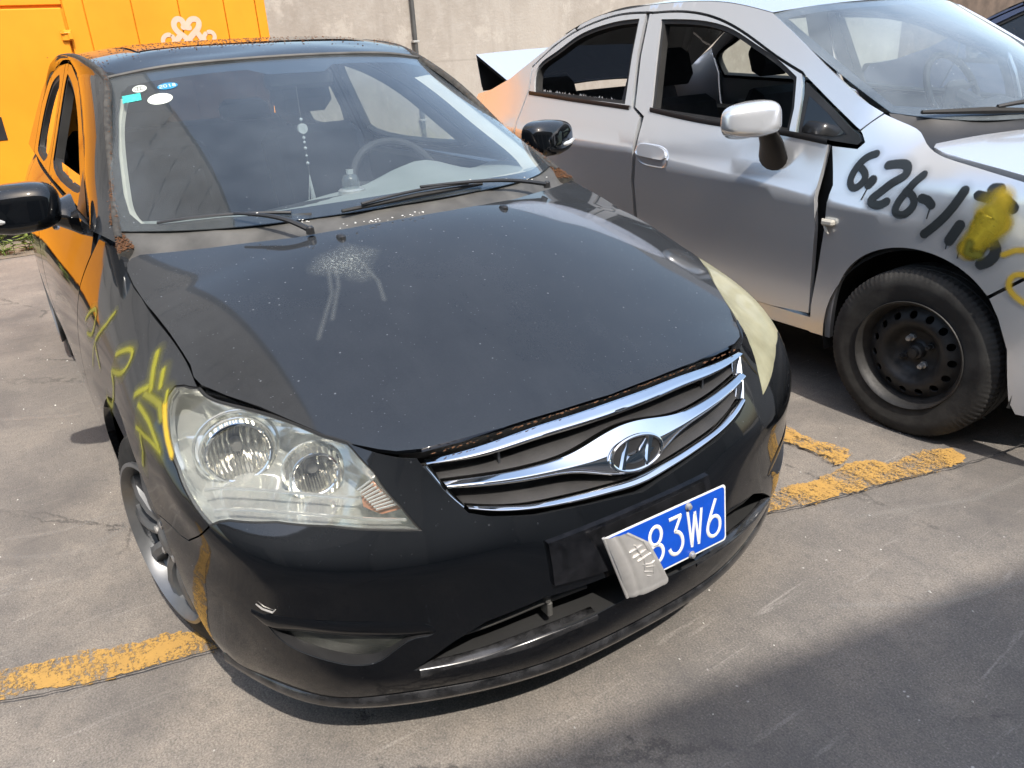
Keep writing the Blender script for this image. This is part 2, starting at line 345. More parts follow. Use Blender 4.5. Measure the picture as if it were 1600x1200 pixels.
class MB:
    def __init__(s): s.V = []; s.F = []
    def add(s, V, F):
        k = len(s.V); s.V += [tuple(map(float, v)) for v in V]; s.F += [tuple(int(i) + k for i in f) for f in F]; return s
    def box(s, c, d, R=None, bev=0.0):
        c = np.array(c, float); h = np.array(d, float) / 2
        if bev > 0:
            bev = min(bev, h.min() * .9); P = []
            for sx in (-1, 1):
                for sy in (-1, 1):
                    for sz in (-1, 1):
                        sg = np.array([sx, sy, sz])
                        for k in range(3):
                            q = sg * (h - bev); q[k] = sg[k] * h[k]; P.append(q)
            bm = bmesh.new(); vs = [bm.verts.new(p) for p in P]; bmesh.ops.convex_hull(bm, input=vs)
            bm.verts.index_update(); V = np.array([v.co[:] for v in bm.verts]); F = [[v.index for v in f.verts] for f in bm.faces]; bm.free()
        else:
            V = np.array([[x, y, z] for x in (-1, 1) for y in (-1, 1) for z in (-1, 1)]) * h
            F = [(0, 1, 3, 2), (4, 6, 7, 5), (0, 4, 5, 1), (2, 3, 7, 6), (0, 2, 6, 4), (1, 5, 7, 3)]
        if R is not None: V = V @ np.array(R).T
        return s.add(V + c, F)
    def tube(s, pts, r, n=8, closed=False, caps=True):
        P = np.array(pts, float); m = len(P); r = np.broadcast_to(np.asarray(r, float), (m,))
        T = np.gradient(P, axis=0) if not closed else np.roll(P, -1, 0) - np.roll(P, 1, 0)
        T /= np.linalg.norm(T, axis=1)[:, None] + 1e-12
        a = np.array([0, 0, 1.]) if abs(T[0][2]) < .9 else np.array([1., 0, 0])
        nn = np.cross(T[0], a); nn /= np.linalg.norm(nn); V = []
        for i in range(m):
            nn = nn - T[i] * nn.dot(T[i]); nn /= np.linalg.norm(nn) + 1e-12; bb = np.cross(T[i], nn)
            for k in range(n):
                t = 2 * math.pi * k / n; V.append(P[i] + r[i] * (math.cos(t) * nn + math.sin(t) * bb))
        F = []
        for i in range(m if closed else m - 1):
            j = (i + 1) % m
            for k in range(n): F.append((i * n + k, i * n + (k + 1) % n, j * n + (k + 1) % n, j * n + k))
        if caps and not closed: F += [tuple(range(n))[::-1], tuple((m - 1) * n + k for k in range(n))]
        return s.add(V, F)
    def lathe(s, prof, n=64, axis='y', c=(0, 0, 0), fn=None):
        """prof: list of (axial, radius)"""
        V = []; m = len(prof)
        for k in range(n):
            t = 2 * math.pi * k / n
            for j, (a, r) in enumerate(prof):
                if fn: r = fn(k, j, r)
                p = (r * math.cos(t), a, r * math.sin(t)) if axis == 'y' else ((a, r * math.cos(t), r * math.sin(t)) if axis == 'x' else (r * math.cos(t), r * math.sin(t), a))
                V.append(np.array(p) + c)
        F = [(k * m + j, k * m + j + 1, ((k + 1) % n) * m + j + 1, ((k + 1) % n) * m + j) for k in range(n) for j in range(m - 1)]
        return s.add(V, F)
    def grid(s, A):
        A = np.asarray(A, float); m, n = A.shape[:2]
        return s.add(A.reshape(-1, 3), [(i * n + j, i * n + j + 1, (i + 1) * n + j + 1, (i + 1) * n + j) for i in range(m - 1) for j in range(n - 1)])
    def prism(s, poly, ax, a, b):
        """polygon in the two other axes, extruded along axis ax from a to b"""
        n = len(poly); V = []
        for t in (a, b):
            for p in poly:
                v = [0, 0, 0]; k = [i for i in range(3) if i != ax]; v[ax] = t; v[k[0]] = p[0]; v[k[1]] = p[1]; V.append(v)
        return s.add(V, [tuple(range(n))[::-1], tuple(range(n, 2 * n))] + [(i, (i + 1) % n, n + (i + 1) % n, n + i) for i in range(n)])
    def build(s, name, mat, parent=None, smooth=True, sharp=35.):
        o = mk(name, s.V, s.F, mat, parent, smooth, None)
        me = o.data; bm = bmesh.new(); bm.from_mesh(me); bmesh.ops.recalc_face_normals(bm, faces=bm.faces); bm.to_mesh(me); bm.free()
        if smooth and sharp: me.set_sharp_from_angle(angle=math.radians(sharp))
        return o

class FnSurf:
    """surface given by a function of two parameters"""
    def __init__(s, f): s.f = f
    def ev(s, uv): uv = np.asarray(uv, float).reshape(-1, 2); return s.f(uv[:, 0], uv[:, 1])
    def nrm(s, uv, e=1e-3):
        uv = np.asarray(uv, float).reshape(-1, 2)
        a = s.ev(uv + [e, 0]) - s.ev(uv - [e, 0]); b_ = s.ev(uv + [0, e]) - s.ev(uv - [0, e])
        n = np.cross(a, b_); return n / (np.linalg.norm(n, axis=1)[:, None] + 1e-12)
def densify(P, d):
    P = np.asarray(P, float); out = []
    for a, b_ in zip(P, np.roll(P, -1, 0)):
        k = max(1, int(math.ceil(np.linalg.norm(b_ - a) / d)))
        for i in range(k): out.append(a + (b_ - a) * i / k)
    return np.array(out)
def smooth_closed(P, it=1, keep=None):
    P = np.asarray(P, float)
    for _ in range(it): P = np.stack([.75 * P + .25 * np.roll(P, -1, 0), .25 * P + .75 * np.roll(P, -1, 0)], 1).reshape(-1, P.shape[1])
    return P
def area2(P): return .5 * np.sum(P[:, 0] * np.roll(P[:, 1], -1) - np.roll(P[:, 0], -1) * P[:, 1])
def inset(P, d):
    """move a closed polygon inwards by d"""
    if d == 0: return P
    if area2(P) < 0: return inset(P[::-1], d)[::-1]
    a = P - np.roll(P, 1, 0); c = np.roll(P, -1, 0) - P
    a /= np.linalg.norm(a, axis=1)[:, None] + 1e-12; c /= np.linalg.norm(c, axis=1)[:, None] + 1e-12
    n1 = np.stack([-a[:, 1], a[:, 0]], 1); n2 = np.stack([-c[:, 1], c[:, 0]], 1)
    m_ = n1 + n2; L = np.linalg.norm(m_, axis=1)[:, None]; m_ = m_ / (L + 1e-9)
    k = 1 / np.clip((m_ * n1).sum(1), .5, 1)
    return P + m_ * (d * k)[:, None]
def inside(P, Q):
    """even-odd test of points Q against polygon P"""
    x, y = Q[:, 0][:, None], Q[:, 1][:, None]; x0, y0 = P[:, 0], P[:, 1]; x1, y1 = np.roll(x0, -1), np.roll(y0, -1)
    c = ((y0 > y) != (y1 > y)) & (x < (x1 - x0) * (y - y0) / (y1 - y0 + 1e-15) + x0)
    return c.sum(1) % 2 == 1
def dist_poly(P, Q):
    a = P; d = np.roll(P, -1, 0) - P; best = np.full(len(Q), 9.)
    for i in range(len(P)):
        w = Q - a[i]; t = np.clip((w @ d[i]) / (d[i] @ d[i] + 1e-15), 0, 1)
        best = np.minimum(best, np.hypot(*(w - t[:, None] * d[i]).T))
    return best
def panel(name, S, outer, holes=(), mat=None, parent=None, res=.03, gap=.0015, depth=.014, edge=.012, flip=False, off=0.0, rim=True, hgap=None, creases=()):
    """sheet on surface S inside the outline, its rim folded back; outlines are in S's parameters"""
    loops = [inset(densify(outer, edge), gap)]
    for h_ in holes: loops.append(inset(densify(h_, edge), -(gap if hgap is None else hgap)))
    allp = np.concatenate(loops); lo, hi = allp.min(0), allp.max(0)
    gx = np.arange(lo[0] + res * .37, hi[0], res); gy = np.arange(lo[1] + res * .41, hi[1], res)
    Q = np.stack(np.meshgrid(gx, gy, indexing='ij'), -1).reshape(-1, 2)
    Q = Q + (np.arange(len(Q)) % 7 - 3)[:, None] * res * .004
    ok = inside(loops[0], Q)
    for L in loops[1:]: ok &= ~inside(L, Q)
    Q = Q[ok]
    for L in loops: Q = Q[dist_poly(L, Q) > res * .35]
    pts = [Vector(p) for p in allp] ; E = []; k = 0
    for L in loops:
        n = len(L); E += [(k + i, k + (i + 1) % n) for i in range(n)]; k += n
    for cl in creases:
        cl = np.asarray(cl, float); L_ = np.linalg.norm(np.diff(cl, axis=0), axis=1).sum(); cl = resample(cl, max(3, int(L_ / (res * .6))))
        g_ = inside(loops[0], cl)
        for L in loops[1:]: g_ &= ~inside(L, cl)
        for L in loops: g_ &= dist_poly(L, cl) > .003
        Q = Q[np.min(np.linalg.norm(Q[:, None] - cl[None], axis=2), axis=1) > res * .30]
        for i in range(len(cl)):
            if g_[i]:
                pts.append(Vector(cl[i]))
                if i and g_[i - 1]: E.append((len(pts) - 2, len(pts) - 1))
    pts += [Vector(p) for p in Q]
    vo, eo, fo, *_ = delaunay_2d_cdt(pts, E, [], 0, 1e-7)
    vo = np.array([v[:] for v in vo]); cen = np.array([vo[list(f)].mean(0) for f in fo])
    ok = inside(loops[0], cen)
    for L in loops[1:]: ok &= ~inside(L, cen)
    F = [tuple(f) for f, o_ in zip(fo, ok) if o_]
    F = [f if area2(vo[list(f)]) > 0 else f[::-1] for f in F]
    P = S.ev(vo); N = S.nrm(vo)
    if flip: N = -N; F = [f[::-1] for f in F]
    P = P + N * off; V = list(P)
    if rim and depth > 0:
        cnt = {}
        for f in F:
            for i in range(len(f)): cnt[(f[i], f[(i + 1) % len(f)])] = 1
        be = [e for e in cnt if (e[1], e[0]) not in cnt]
        idx = {}
        for a, b_ in be:
            for v in (a, b_):
                if v not in idx:
                    idx[v] = len(V); V.append(P[v] - N[v] * .0022); V.append(P[v] - N[v] * depth)
        for a, b_ in be:
            ia, ib = idx[a], idx[b_]; F.append((b_, a, ia, ib)); F.append((ib, ia, ia + 1, ib + 1))
    o = mk(name, V, F, mat, parent, True, 50.)
    return o
def resample(P, n):
    P = np.asarray(P, float); d = np.concatenate([[0], np.cumsum(np.linalg.norm(np.diff(P, axis=0), axis=1))])
    if len(P) > 3:
        M_ = _spl_basis(d); return _spl_w(d, M_, np.linspace(0, d[-1], n)) @ P
    t = np.linspace(0, d[-1], n); return np.stack([np.interp(t, d, P[:, i]) for i in range(P.shape[1])], 1)
def mirror(P): return [(x, -y, z) for x, y, z in P]
def ribbon(name, S, uv, width, mat, parent, off=.0012, n=24, flip=False, endr=True, hop=.0):
    """flat stroke that follows the surface; uv is a path in S's parameters"""
    C_ = resample(uv, n); T = np.gradient(C_, axis=0); T /= np.linalg.norm(T, axis=1)[:, None] + 1e-12
    Nn = np.stack([-T[:, 1], T[:, 0]], 1); w = np.broadcast_to(np.asarray(width, float), (n,)).copy() / 2
    if endr:
        ext = 5; w0, w1 = w[0], w[-1]
        pre = [C_[0] - T[0] * w0 * math.cos(a) for a in np.linspace(0, math.pi / 2, ext)[:-1]]
        pw = [max(w0 * math.sin(a), w0 * .02) for a in np.linspace(0, math.pi / 2, ext)[:-1]]
        post = [C_[-1] + T[-1] * w1 * math.cos(a) for a in np.linspace(0, math.pi / 2, ext)[:-1]][::-1]
        qw = [max(w1 * math.sin(a), w1 * .02) for a in np.linspace(0, math.pi / 2, ext)[:-1]][::-1]
        C_ = np.concatenate([pre, C_, post]); Nn = np.concatenate([[Nn[0]] * (ext - 1), Nn, [Nn[-1]] * (ext - 1)])
        ws = np.concatenate([pw, w, qw]); wref = np.concatenate([[w0] * (ext - 1), w, [w1] * (ext - 1)])
        ed = np.concatenate([np.cos(np.linspace(0, math.pi / 2, ext)[:-1]), np.zeros(n), np.cos(np.linspace(0, math.pi / 2, ext)[:-1])[::-1]])
    else: ws = w; wref = w; ed = np.zeros(n)
    cr = np.linspace(-1, 1, 7); V = []; UV = []
    for c, nn, a, wr, e in zip(C_, Nn, ws, wref, ed):
        for k in cr:
            V.append(c + nn * k * a); rr = math.hypot(k * a / wr, e) if wr > 0 else 1
            UV.append((.5 + .5 * min(1., rr), 0))
    V = np.array(V); P = S.ev(V); N = S.nrm(V); P = P + (-N if flip else N) * off
    m_ = len(C_); F = [(i * 7 + j, i * 7 + j + 1, (i + 1) * 7 + j + 1, (i + 1) * 7 + j) for i in range(m_ - 1) for j in range(6)]
    return mk(name, P, F, mat, parent, True, None, UV)

# ================================================================ setting
def sheet(name, poly, z, mat, kind='structure'):
    o = mk(name, [(x, y, z) for x, y in poly], [tuple(range(len(poly)))], mat, None, False)
    if kind: o['kind'] = kind
    return o
# ---- old concrete yard
b = NB('yard_concrete'); co = b.coord()
big = b.noise(.55, 6, .6, co); med = b.noise(3.2, 7, .62, co); fin_ = b.noise(38., 5, .7, co)
c = b.mixc(b.ramp(big, [(.36, 0.), (.64, 1.)]), (.192, .172, .150), (.312, .272, .228))
c = b.mixc(b.math('MULTIPLY', b.ramp(med, [(.40, 1.), (.62, 0.)]), .55), c, (.135, .127, .120))
c = b.mixc(b.math('MULTIPLY', b.ramp(b.noise(9., 6, .7, co), [(.55, 0.), (.75, 1.)]), .35), c, (.33, .30, .26))
c = b.mixc(b.math('MULTIPLY', b.ramp(fin_, [(.30, 1.), (.52, 0.)]), .45), c, (.10, .095, .09))
mp = b.n('ShaderNodeMapping', {'Vector': co, 'Scale': (14., 1.1, 1.), 'Rotation': (0, 0, .35)})
scuff = b.ramp(b.noise(1.6, 8, .72, mp.outputs[0], .9), [(.60, 0.), (.76, 1.)])
c = b.mixc(b.math('MULTIPLY', scuff, .75), c, (.42, .39, .35))
mp2 = b.n('ShaderNodeMapping', {'Vector': co, 'Scale': (1.2, 22., 1.), 'Rotation': (0, 0, -.5)})
scr = b.ramp(b.noise(2.4, 6, .75, mp2.outputs[0], .4), [(.66, 0.), (.74, 1.)])
c = b.mixc(b.math('MULTIPLY', scr, .3), c, (.45, .42, .38))
wv = b.n('ShaderNodeTexVoronoi', {'Vector': b.n('ShaderNodeMix', {}, data_type='VECTOR').outputs[1] if False else co, 'Scale': .62, 'Randomness': .9}, feature='DISTANCE_TO_EDGE')
warp = b.math('ADD', wv.outputs['Distance'], b.math('MULTIPLY', b.math('SUBTRACT', b.noise(5., 6, .7, co), .5), .10))
crack = b.math('MULTIPLY', b.ramp(b.math('ABSOLUTE', warp), [(.0015, 1.), (.005, 0.)]), b.ramp(b.noise(.9, 3, .5, co), [(.45, 0.), (.57, 1.)]))
c = b.mixc(b.math('MULTIPLY', crack, .8), c, (.05, .047, .045))
vo = b.n('ShaderNodeTexVoronoi', {'Vector': co, 'Scale': 17., 'Randomness': 1.}, feature='F1')
spk = b.math('MULTIPLY', b.ramp(vo.outputs['Distance'], [(.03, 1.), (.07, 0.)]), b.math('GREATER_THAN', b.n('ShaderNodeSeparateColor', {0: vo.outputs['Color']}).outputs[0], .55))
c = b.mixc(b.math('MULTIPLY', spk, .8), c, (.62, .60, .56))
gr_ = b.noise(210., 3, .75, co); c = b.mixc(b.math('MULTIPLY', b.ramp(gr_, [(.38, 1.), (.56, 0.)]), .55), c, (.07, .066, .062)); c = b.mixc(b.math('MULTIPLY', b.ramp(gr_, [(.58, 0.), (.70, 1.)]), .45), c, (.42, .40, .37))
oil = b.ramp(b.noise(1.3, 5, .55, b.n('ShaderNodeMapping', {'Vector': co, 'Location': (3.1, 8.2, 0)}).outputs[0]), [(.52, 0.), (.66, 1.)])
c = b.mixc(b.math('MULTIPLY', oil, .6), c, (.085, .080, .078))
hgt = b.math('ADD', b.math('MULTIPLY', fin_, .6), b.math('ADD', b.noise(160., 3, .7, co), b.math('MULTIPLY', crack, -1.5)))
M['concrete'] = b.fin(b.bsdf(Base_Color=c, Roughness=b.ramp(med, [(.3, .72), (.7, .95)]), Specular_IOR_Level=.25, Normal=b.bump(hgt, .35, .006)))
ground = sheet('ground', [(-150, -150), (150, -150), (150, 150), (-150, 150)], 0.0, M['concrete'])
b = NB('bare_soil')
M['soil'] = b.fin(b.bsdf(Base_Color=b.mixc(b.noise(7., 7, .65), (.10, .082, .06), (.24, .20, .15)), Roughness=.95, Normal=b.bump(b.noise(60., 6), .8, .02)))
soil = sheet('soil_strip', [(-5.62, -40), (-5.66, -1.4), (-5.60, -.6), (-5.66, .6), (-5.62, 40), (-9.5, 40), (-9.5, -40)], .004, M['soil'])

# ---- worn yellow bay lines
b = NB('worn_yellow_paint'); co = b.coord()
wear = b.math('ADD', b.math('MULTIPLY', b.noise(5.5, 12, .78, co, .3), .62), b.math('MULTIPLY', b.noise(130., 3, .7, co), .38))
mp = b.n('ShaderNodeMapping', {'Vector': co, 'Scale': (9., 40., 1.), 'Rotation': (0, 0, .2)})
wear = b.math('ADD', wear, b.math('MULTIPLY', b.math('SUBTRACT', b.noise(2.0, 6, .75, mp.outputs[0]), .5), .30))
al = b.ramp(wear, [(.475, .97), (.565, .0)])
pc = b.mixc(b.noise(24., 5, .6, co), (.34, .20, .06), (.52, .30, .07))
M['line'] = b.fin(b.mixs(al, b.n('ShaderNodeBsdfTransparent').outputs[0], b.bsdf(Base_Color=pc, Roughness=.8)))
def rough_poly(P, amp, d=.02, seed=1):
    r = np.random.RandomState(seed); Q = densify(P, .006); n = len(Q); w = sum(np.repeat(r.normal(0, amp * q, (n // k + 2, 2)), k, 0)[:n] for k, q in ((1, .6), (4, .9), (14, 1.2))); return Q + w
def lay(P, z):
    o = panel('road_marking', FnSurf(lambda u, v: np.stack([u, v, u * 0 + z], 1)), P, [], M['line'], None, res=.06, gap=0, depth=0, edge=.05, rim=False); o['kind'] = 'structure'
lay( rough_poly([(-.30, -2.2), (-.106, -1.236), (-.068, -1.127), (-.043, -1.043), (-.008, -.986), (.025, -.859), (.075, -.70), (.20, -.1), (.30, .3), (.50, .80),
    (.563, .70), (.36, .2), (.25, -.3), (.175, -.75), (.13, -.861), (.113, -.941), (.10, -1.008), (.073, -1.079), (.026, -1.171), (.014, -1.24), (-.16, -2.2)], .0035, .02, 3), .004)
lay( rough_poly([(.502, .798), (.514, .955), (.548, 1.069), (.528, 1.18), (.560, 1.26), (.622, 1.30), (.635, 1.428), (.68, 1.54), (.741, 1.529), (.768, 1.473), (.723, 1.285), (.67, 1.087), (.619, .898), (.563, .707)], .004, .02, 4), .008)
lay( rough_poly([(-2.2, 1.30), (.0, 1.262), (.199, 1.254), (.36, 1.248), (.466, 1.265), (.515, 1.253), (.530, 1.19), (.522, 1.144), (.405, 1.165), (.285, 1.15), (.0, 1.15), (-2.2, 1.18)], .004, .02, 5), .012)
# ---- saw-cut joint between two slabs
b = NB('slab_joint'); M['joint'] = b.fin(b.bsdf(Base_Color=(.045, .042, .040), Roughness=.95))
J = resample([(-.25, -2.3, 0), (.032, -1.241, 0), (.081, -1.111, 0), (.163, -.791, 0), (.38, .05, 0), (.568, .702, 0), (.649, .959, 0), (.705, 1.2, 0), (.786, 1.494, 0), (.827, 1.733, 0), (1.1, 2.8, 0)], 240)[:, :2]
J = J + RNG.normal(0, .0016, J.shape); wj = .0012 + .0016 * RNG.rand(len(J))
o = MB().grid([[(x - w, y, .016), (x + w, y, .016)] for (x, y), w in zip(J, wj)]).build('slab_joint', M['joint'], None, False); o['kind'] = 'structure'

# ---- pale arcs scuffed by turning tyres
GS_ = FnSurf(lambda u, v: np.stack([u, v, u * 0], 1))
for P_, w_ in (([(-.682,-1.215),(-.604,-1.11),(-.56,-1.0),(-.62,-.87)], .05), ([(-.78,-1.19),(-.72,-1.05),(-.73,-.89)], .035), ([(-2.1,-.83),(-2.3,-.79),(-2.6,-.74)], .03), ([(-.52,-1.25),(-.45,-1.16),(-.42,-1.05)], .04), ([(-1.72,-.9),(-1.9,-1.2),(-2.2,-1.6)], .06), ([(.95,.55),(1.1,.75),(1.18,1.0)], .03), ([(.75,.95),(.9,1.3),(.95,1.7)], .04)):
    ribbon('scuff_mark', GS_, P_, w_, M['scuff'], None, .0025, 40)['kind'] = 'structure'
# ---- chips of paint and grit lying about
m = MB()
for i in range(420):
    x = RNG.uniform(-3.5, 1.6); y = RNG.uniform(-2.2, 2.2)
    s_ = RNG.choice([.0025, .004, .006, .009], p=[.45, .33, .17, .05]); a = RNG.uniform(0, 6.28); k = RNG.uniform(.3, .9)
    pts = [(x + s_ * math.cos(a + t) * (1 if q % 2 else .8), y + s_ * k * math.sin(a + t)) for q, t in enumerate(np.linspace(0, 6.28, 6)[:-1])]
    n0 = len(m.V); m.add([(px, py, .001) for px, py in pts] + [(x, y, .003 + s_ * .35)], [(j, (j + 1) % 5, 5) for j in range(5)])
o = m.build('gravel', mat_simple('pale_grit', (.52, .50, .46), .8, 0, .3, 300.), None, False); o['kind'] = 'stuff'; 

# ---- rendered yard wall
b = NB('cement_render'); co = b.coord()
c = b.mixc(b.ramp(b.noise(.5, 7, .62, co), [(.35, 0.), (.65, 1.)]), (.255, .226, .195), (.335, .304, .268))
c = b.mixc(b.math('MULTIPLY', b.ramp(b.noise(4.5, 8, .7, co), [(.45, 0.), (.7, 1.)]), .5), c, (.38, .355, .322))
mpw = b.n('ShaderNodeMapping', {'Vector': co, 'Scale': (1., 5., .5)})
c = b.mixc(b.math('MULTIPLY', b.ramp(b.noise(.9, 6, .65, mpw.outputs[0]), [(.52, 0.), (.75, 1.)]), .4), c, (.215, .19, .165))
sepz = b.n('ShaderNodeSeparateXYZ', {0: co}).outputs[2]; lift = b.ramp(b.math('ABSOLUTE', b.math('SUBTRACT', b.math('ADD', sepz, b.math('MULTIPLY', b.noise(2., 4, .6, co), .03)), 1.22)), [(.004, 1.), (.018, 0.)]); c = b.mixc(b.math('MULTIPLY', lift, .35), c, (.20, .18, .155))
c = b.mixc(b.math('MULTIPLY', b.ramp(b.noise(1.3, 9, .7, b.n('ShaderNodeMapping', {'Vector': co, 'Location': (5, 2, 9)}).outputs[0]), [(.55, 0.), (.60, 1.)]), .45), c, (.42, .385, .34))
M['render'] = b.fin(b.bsdf(Base_Color=c, Roughness=.92, Specular_IOR_Level=.2, Normal=b.bump(b.noise(26., 8, .7, co), .4, .02)))
wl = empty('yard_wall', 'long beige cement rendered wall closing the yard behind the cars', 'wall', (-9.5, 4, 0))
m = MB().box((-.15, 5.5, 1.5), (.30, 15., 3.0), bev=.01); m.build('wall_face', M['render'], wl, False)
MB().box((-.15, 5.5, 3.05), (.40, 15.1, .10), bev=.015).build('coping', M['render'], wl, False)
m = MB()
m.tube([(.055, .80, .02), (.055, .80, 2.9)], .032, 12)
pp = empty('wall_pipe', 'dark vertical drain pipe fixed to the beige wall', 'pipe', (-9.5, 4, 0))
m.build('pipe', mat_simple('dark_pipe', (.06, .06, .058), .6, 0, .2, 5.), pp)
for z in (.4, 1.5, 2.5): MB().box((.05, .80, z), (.09, .10, .03), bev=.004).build('bracket', M['bolt'], pp)

# ---- orange equipment container with its seams, door, hinges, vent and painted knot
b = NB('orange_container_paint'); co = b.coord()
c = b.mixc(b.ramp(b.noise(1.1, 6, .6, co), [(.35, 0.), (.7, 1.)]), (.66, .235, .008), (.76, .285, .012))
mpw = b.n('ShaderNodeMapping', {'Vector': co, 'Scale': (1., 9., .7)})
c = b.mixc(b.math('MULTIPLY', b.ramp(b.noise(1.5, 7, .7, mpw.outputs[0]), [(.60, 0.), (.82, 1.)]), .35), c, (.38, .15, .02))
c = b.mixc(b.math('MULTIPLY', b.ramp(b.noise(14., 8, .75, co), [(.66, 0.), (.74, 1.)]), .55), c, (.22, .085, .03))
M['orange'] = b.fin(b.bsdf(Base_Color=c, Roughness=.5, Specular_IOR_Level=.35))
X0 = -6.35
ct = empty('site_container', 'orange steel equipment container with white knot emblem behind the dark saloon', 'container', (X0, 0, 0))
MB().box((-1.2, -.6, 1.33), (2.36, 4.50, 2.40), bev=.01).build('body', M['orange'], ct, False)
seams = [(-.06, .101), (.101, .484), (.484, .878), (.878, 1.284), (1.284, 1.576), (1.576, 1.672)]
for y0, y1 in seams:
    MB().box((-.008, (y0 + y1) / 2, 1.33), (.03, y1 - y0 - .007, 2.36), bev=.004).build('side_panel', M['orange'], ct, False)
MB().box((-.008, -.66, 2.20), (.03, 1.19, .62), bev=.004).build('side_panel', M['orange'], ct, False)
MB().box((-.008, -2.06, 1.33), (.03, 1.58, 2.36), bev=.004).build('side_panel', M['orange'], ct, False)
dr = MB().box((.002, -.660, .995), (.045, 1.17, 1.74), bev=.008).build('door', M['orange'], ct, False)
MB().box((.026, -.80, .955), (.012, .13, .19), bev=.004).build('vent', M['plastic'], dr, False)
for z in (1.65, .40):
    h_ = MB().box((.035, -.085, z), (.03, .085, .085), bev=.006).box((.055, -.115, z + .028), (.02, .02, .03)).box((.055, -.06, z - .005), (.02, .03, .05))
    h_.tube([(.05, -.13, z + .02), (.05, -.055, z + .02)], .010, 8).build('hinge', M['orange'], ct, False)
MB().box((-1.2, -.6, .07), (2.3, 4.4, .12)).build('skid', M['liner'], ct, False)
MB().box((-.02, -.6, 2.56), (.10, 4.52, .10), bev=.01).build('top_rail', M['orange'], ct, False)
def lp(px, py):
    px = 230 + px / 7.27; py = py / 7.27
    return (.712 + (px - 252) * .00562 - (py - 28) * .00115, 1.763 - (px - 252) * .000176 - (py - 28) * .00522)
FACE = FnSurf(lambda u, v: np.stack([u * 0 + .0085, u, v], 1))
_eo = [.0008]
def _inv_rib(path, nm, w=.052):
    _eo[0] += .0007
    return ribbon(nm, FACE, [lp(*p) for p in path], w, M['emblem_white'], ct, _eo[0], 40)
b = NB('emblem_white_paint'); M['emblem_white'] = b.fin(b.bsdf(Base_Color=b.mixc(b.noise(20., 6, .7), (.50, .32, .22), (.58, .44, .35)), Roughness=.6))
for path in [[(640, 640), (560, 560), (420, 420), (345, 365), (300, 300), (305, 240), (350, 215), (395, 245), (420, 300), (470, 315)],
             [(330, 640), (400, 545), (470, 450), (535, 370), (580, 295), (570, 235), (520, 215), (470, 240), (440, 290), (405, 310)],
             [(238 + 62 * math.cos(t), 462 + 66 * math.sin(t)) for t in np.linspace(-.75, 4.9, 22)], [(292, 505), (330, 465), (372, 405)],
             [(705 - 62 * math.cos(t), 432 + 66 * math.sin(t)) for t in np.linspace(-.75, 4.9, 22)], [(650, 480), (610, 437), (572, 385)]]:
    _inv_rib(path, 'emblem', .036 if len(path) > 20 else .048)

# ---- weeds along the edge of the slab and by the wall
def weed(loc, h, n, label, mat, spread=.12, grassy=False, group=None, seed=0):
    r = np.random.RandomState(seed); e = empty('weed', label, 'weed', loc, 0, group); st = MB(); lv = MB()
    for i in range(n):
        a = r.uniform(0, 6.28); L = h * r.uniform(.6, 1.1); s_ = spread * r.uniform(.3, 1.2)
        b0 = np.array([r.normal(0, .02), r.normal(0, .03), 0]); d = np.array([math.cos(a) * s_, math.sin(a) * s_, L])
        P = [b0 + d * t + np.array([math.cos(a), math.sin(a), -.6]) * .25 * L * t ** 3 for t in np.linspace(0, 1, 7)]
        st.tube(P, np.linspace(.0028, .0010, 7), 4)
        if grassy:
            sd = np.cross(d, (0, 0, 1)); sd /= np.linalg.norm(sd)
            lv.grid([[p - sd * w, p, p + sd * w] for p, w in zip(P, np.linspace(.004, .0006, 7))])
        else:
            for t in r.uniform(.2, 1, 7):
                p = np.array(P[int(t * 6)]); aa = r.uniform(0, 6.28); w = r.uniform(.022, .045)
                f = np.array([math.cos(aa), math.sin(aa), r.uniform(-.2, .5)]); f /= np.linalg.norm(f); sd = np.cross(f, (0, 0, 1)); sd /= np.linalg.norm(sd)
                u = np.cross(sd, f)
                lv.grid([[p + f * w * 2 * t_ - sd * w * k + u * .006 * k, p + f * w * 2 * t_ - u * .004, p + f * w * 2 * t_ + sd * w * k + u * .006 * k] for t_, k in ((0, .08), (.3, .45), (.6, .42), (.85, .2), (1, .02))])
    st.build('stem', mat, e); lv.build('leaves', mat, e)
    return e
weed((-5.80, -1.00, .004), .26, 9, 'bushy green weed at the foot of the orange container', M['weed'], .16, seed=1)
weed((-5.86, -.78, .004), .20, 9, 'low leafy green weed beside the bushy one under the container', M['weed'], .18, seed=2)
weed((-5.90, -1.22, .004), .30, 26, 'thin dry grass tuft beside the green weeds under the container', M['drygrass'], .14, True, seed=3)
weed((-5.95, -1.75, .004), .24, 9, 'green weed past the dry tuft along the container foot', M['weed'], .16, seed=4)
for i, (y, h, lb) in enumerate(((4.45, .42, 'dry grass tuft at the foot of the beige wall just before the drain pipe'), (4.95, .35, 'low dry grass tuft at the wall just past the drain pipe'), (5.35, .48, 'tallest dry grass tuft, right behind the crumpled blue sheet'), (5.9, .40, 'dry grass tuft along the wall past the blue sheet'), (6.5, .36, 'last low dry grass tuft along the beige wall'))):
    weed((-9.25, y, .004), h, 22, lb, M['drygrass'], .2, True, 'dry tufts along the wall', 10 + i)
# blue sheet lying by the wall, seen through the saloon's window
bs = MB(); A = np.array([[(-8.95 + .35 * i / 9, 4.9 + .75 * j / 9, .02 + .10 * abs(math.sin(i * .9 + j * 1.3)) + .03 * math.sin(j * 2.1)) for j in range(10)] for i in range(10)])
o = bs.grid(A).build('tarpaulin', mat_simple('blue_sheet', (.03, .20, .42), .5, 0, .2, 9.)); tag(o, 'crumpled blue plastic sheet on the soil by the beige wall', 'tarpaulin')

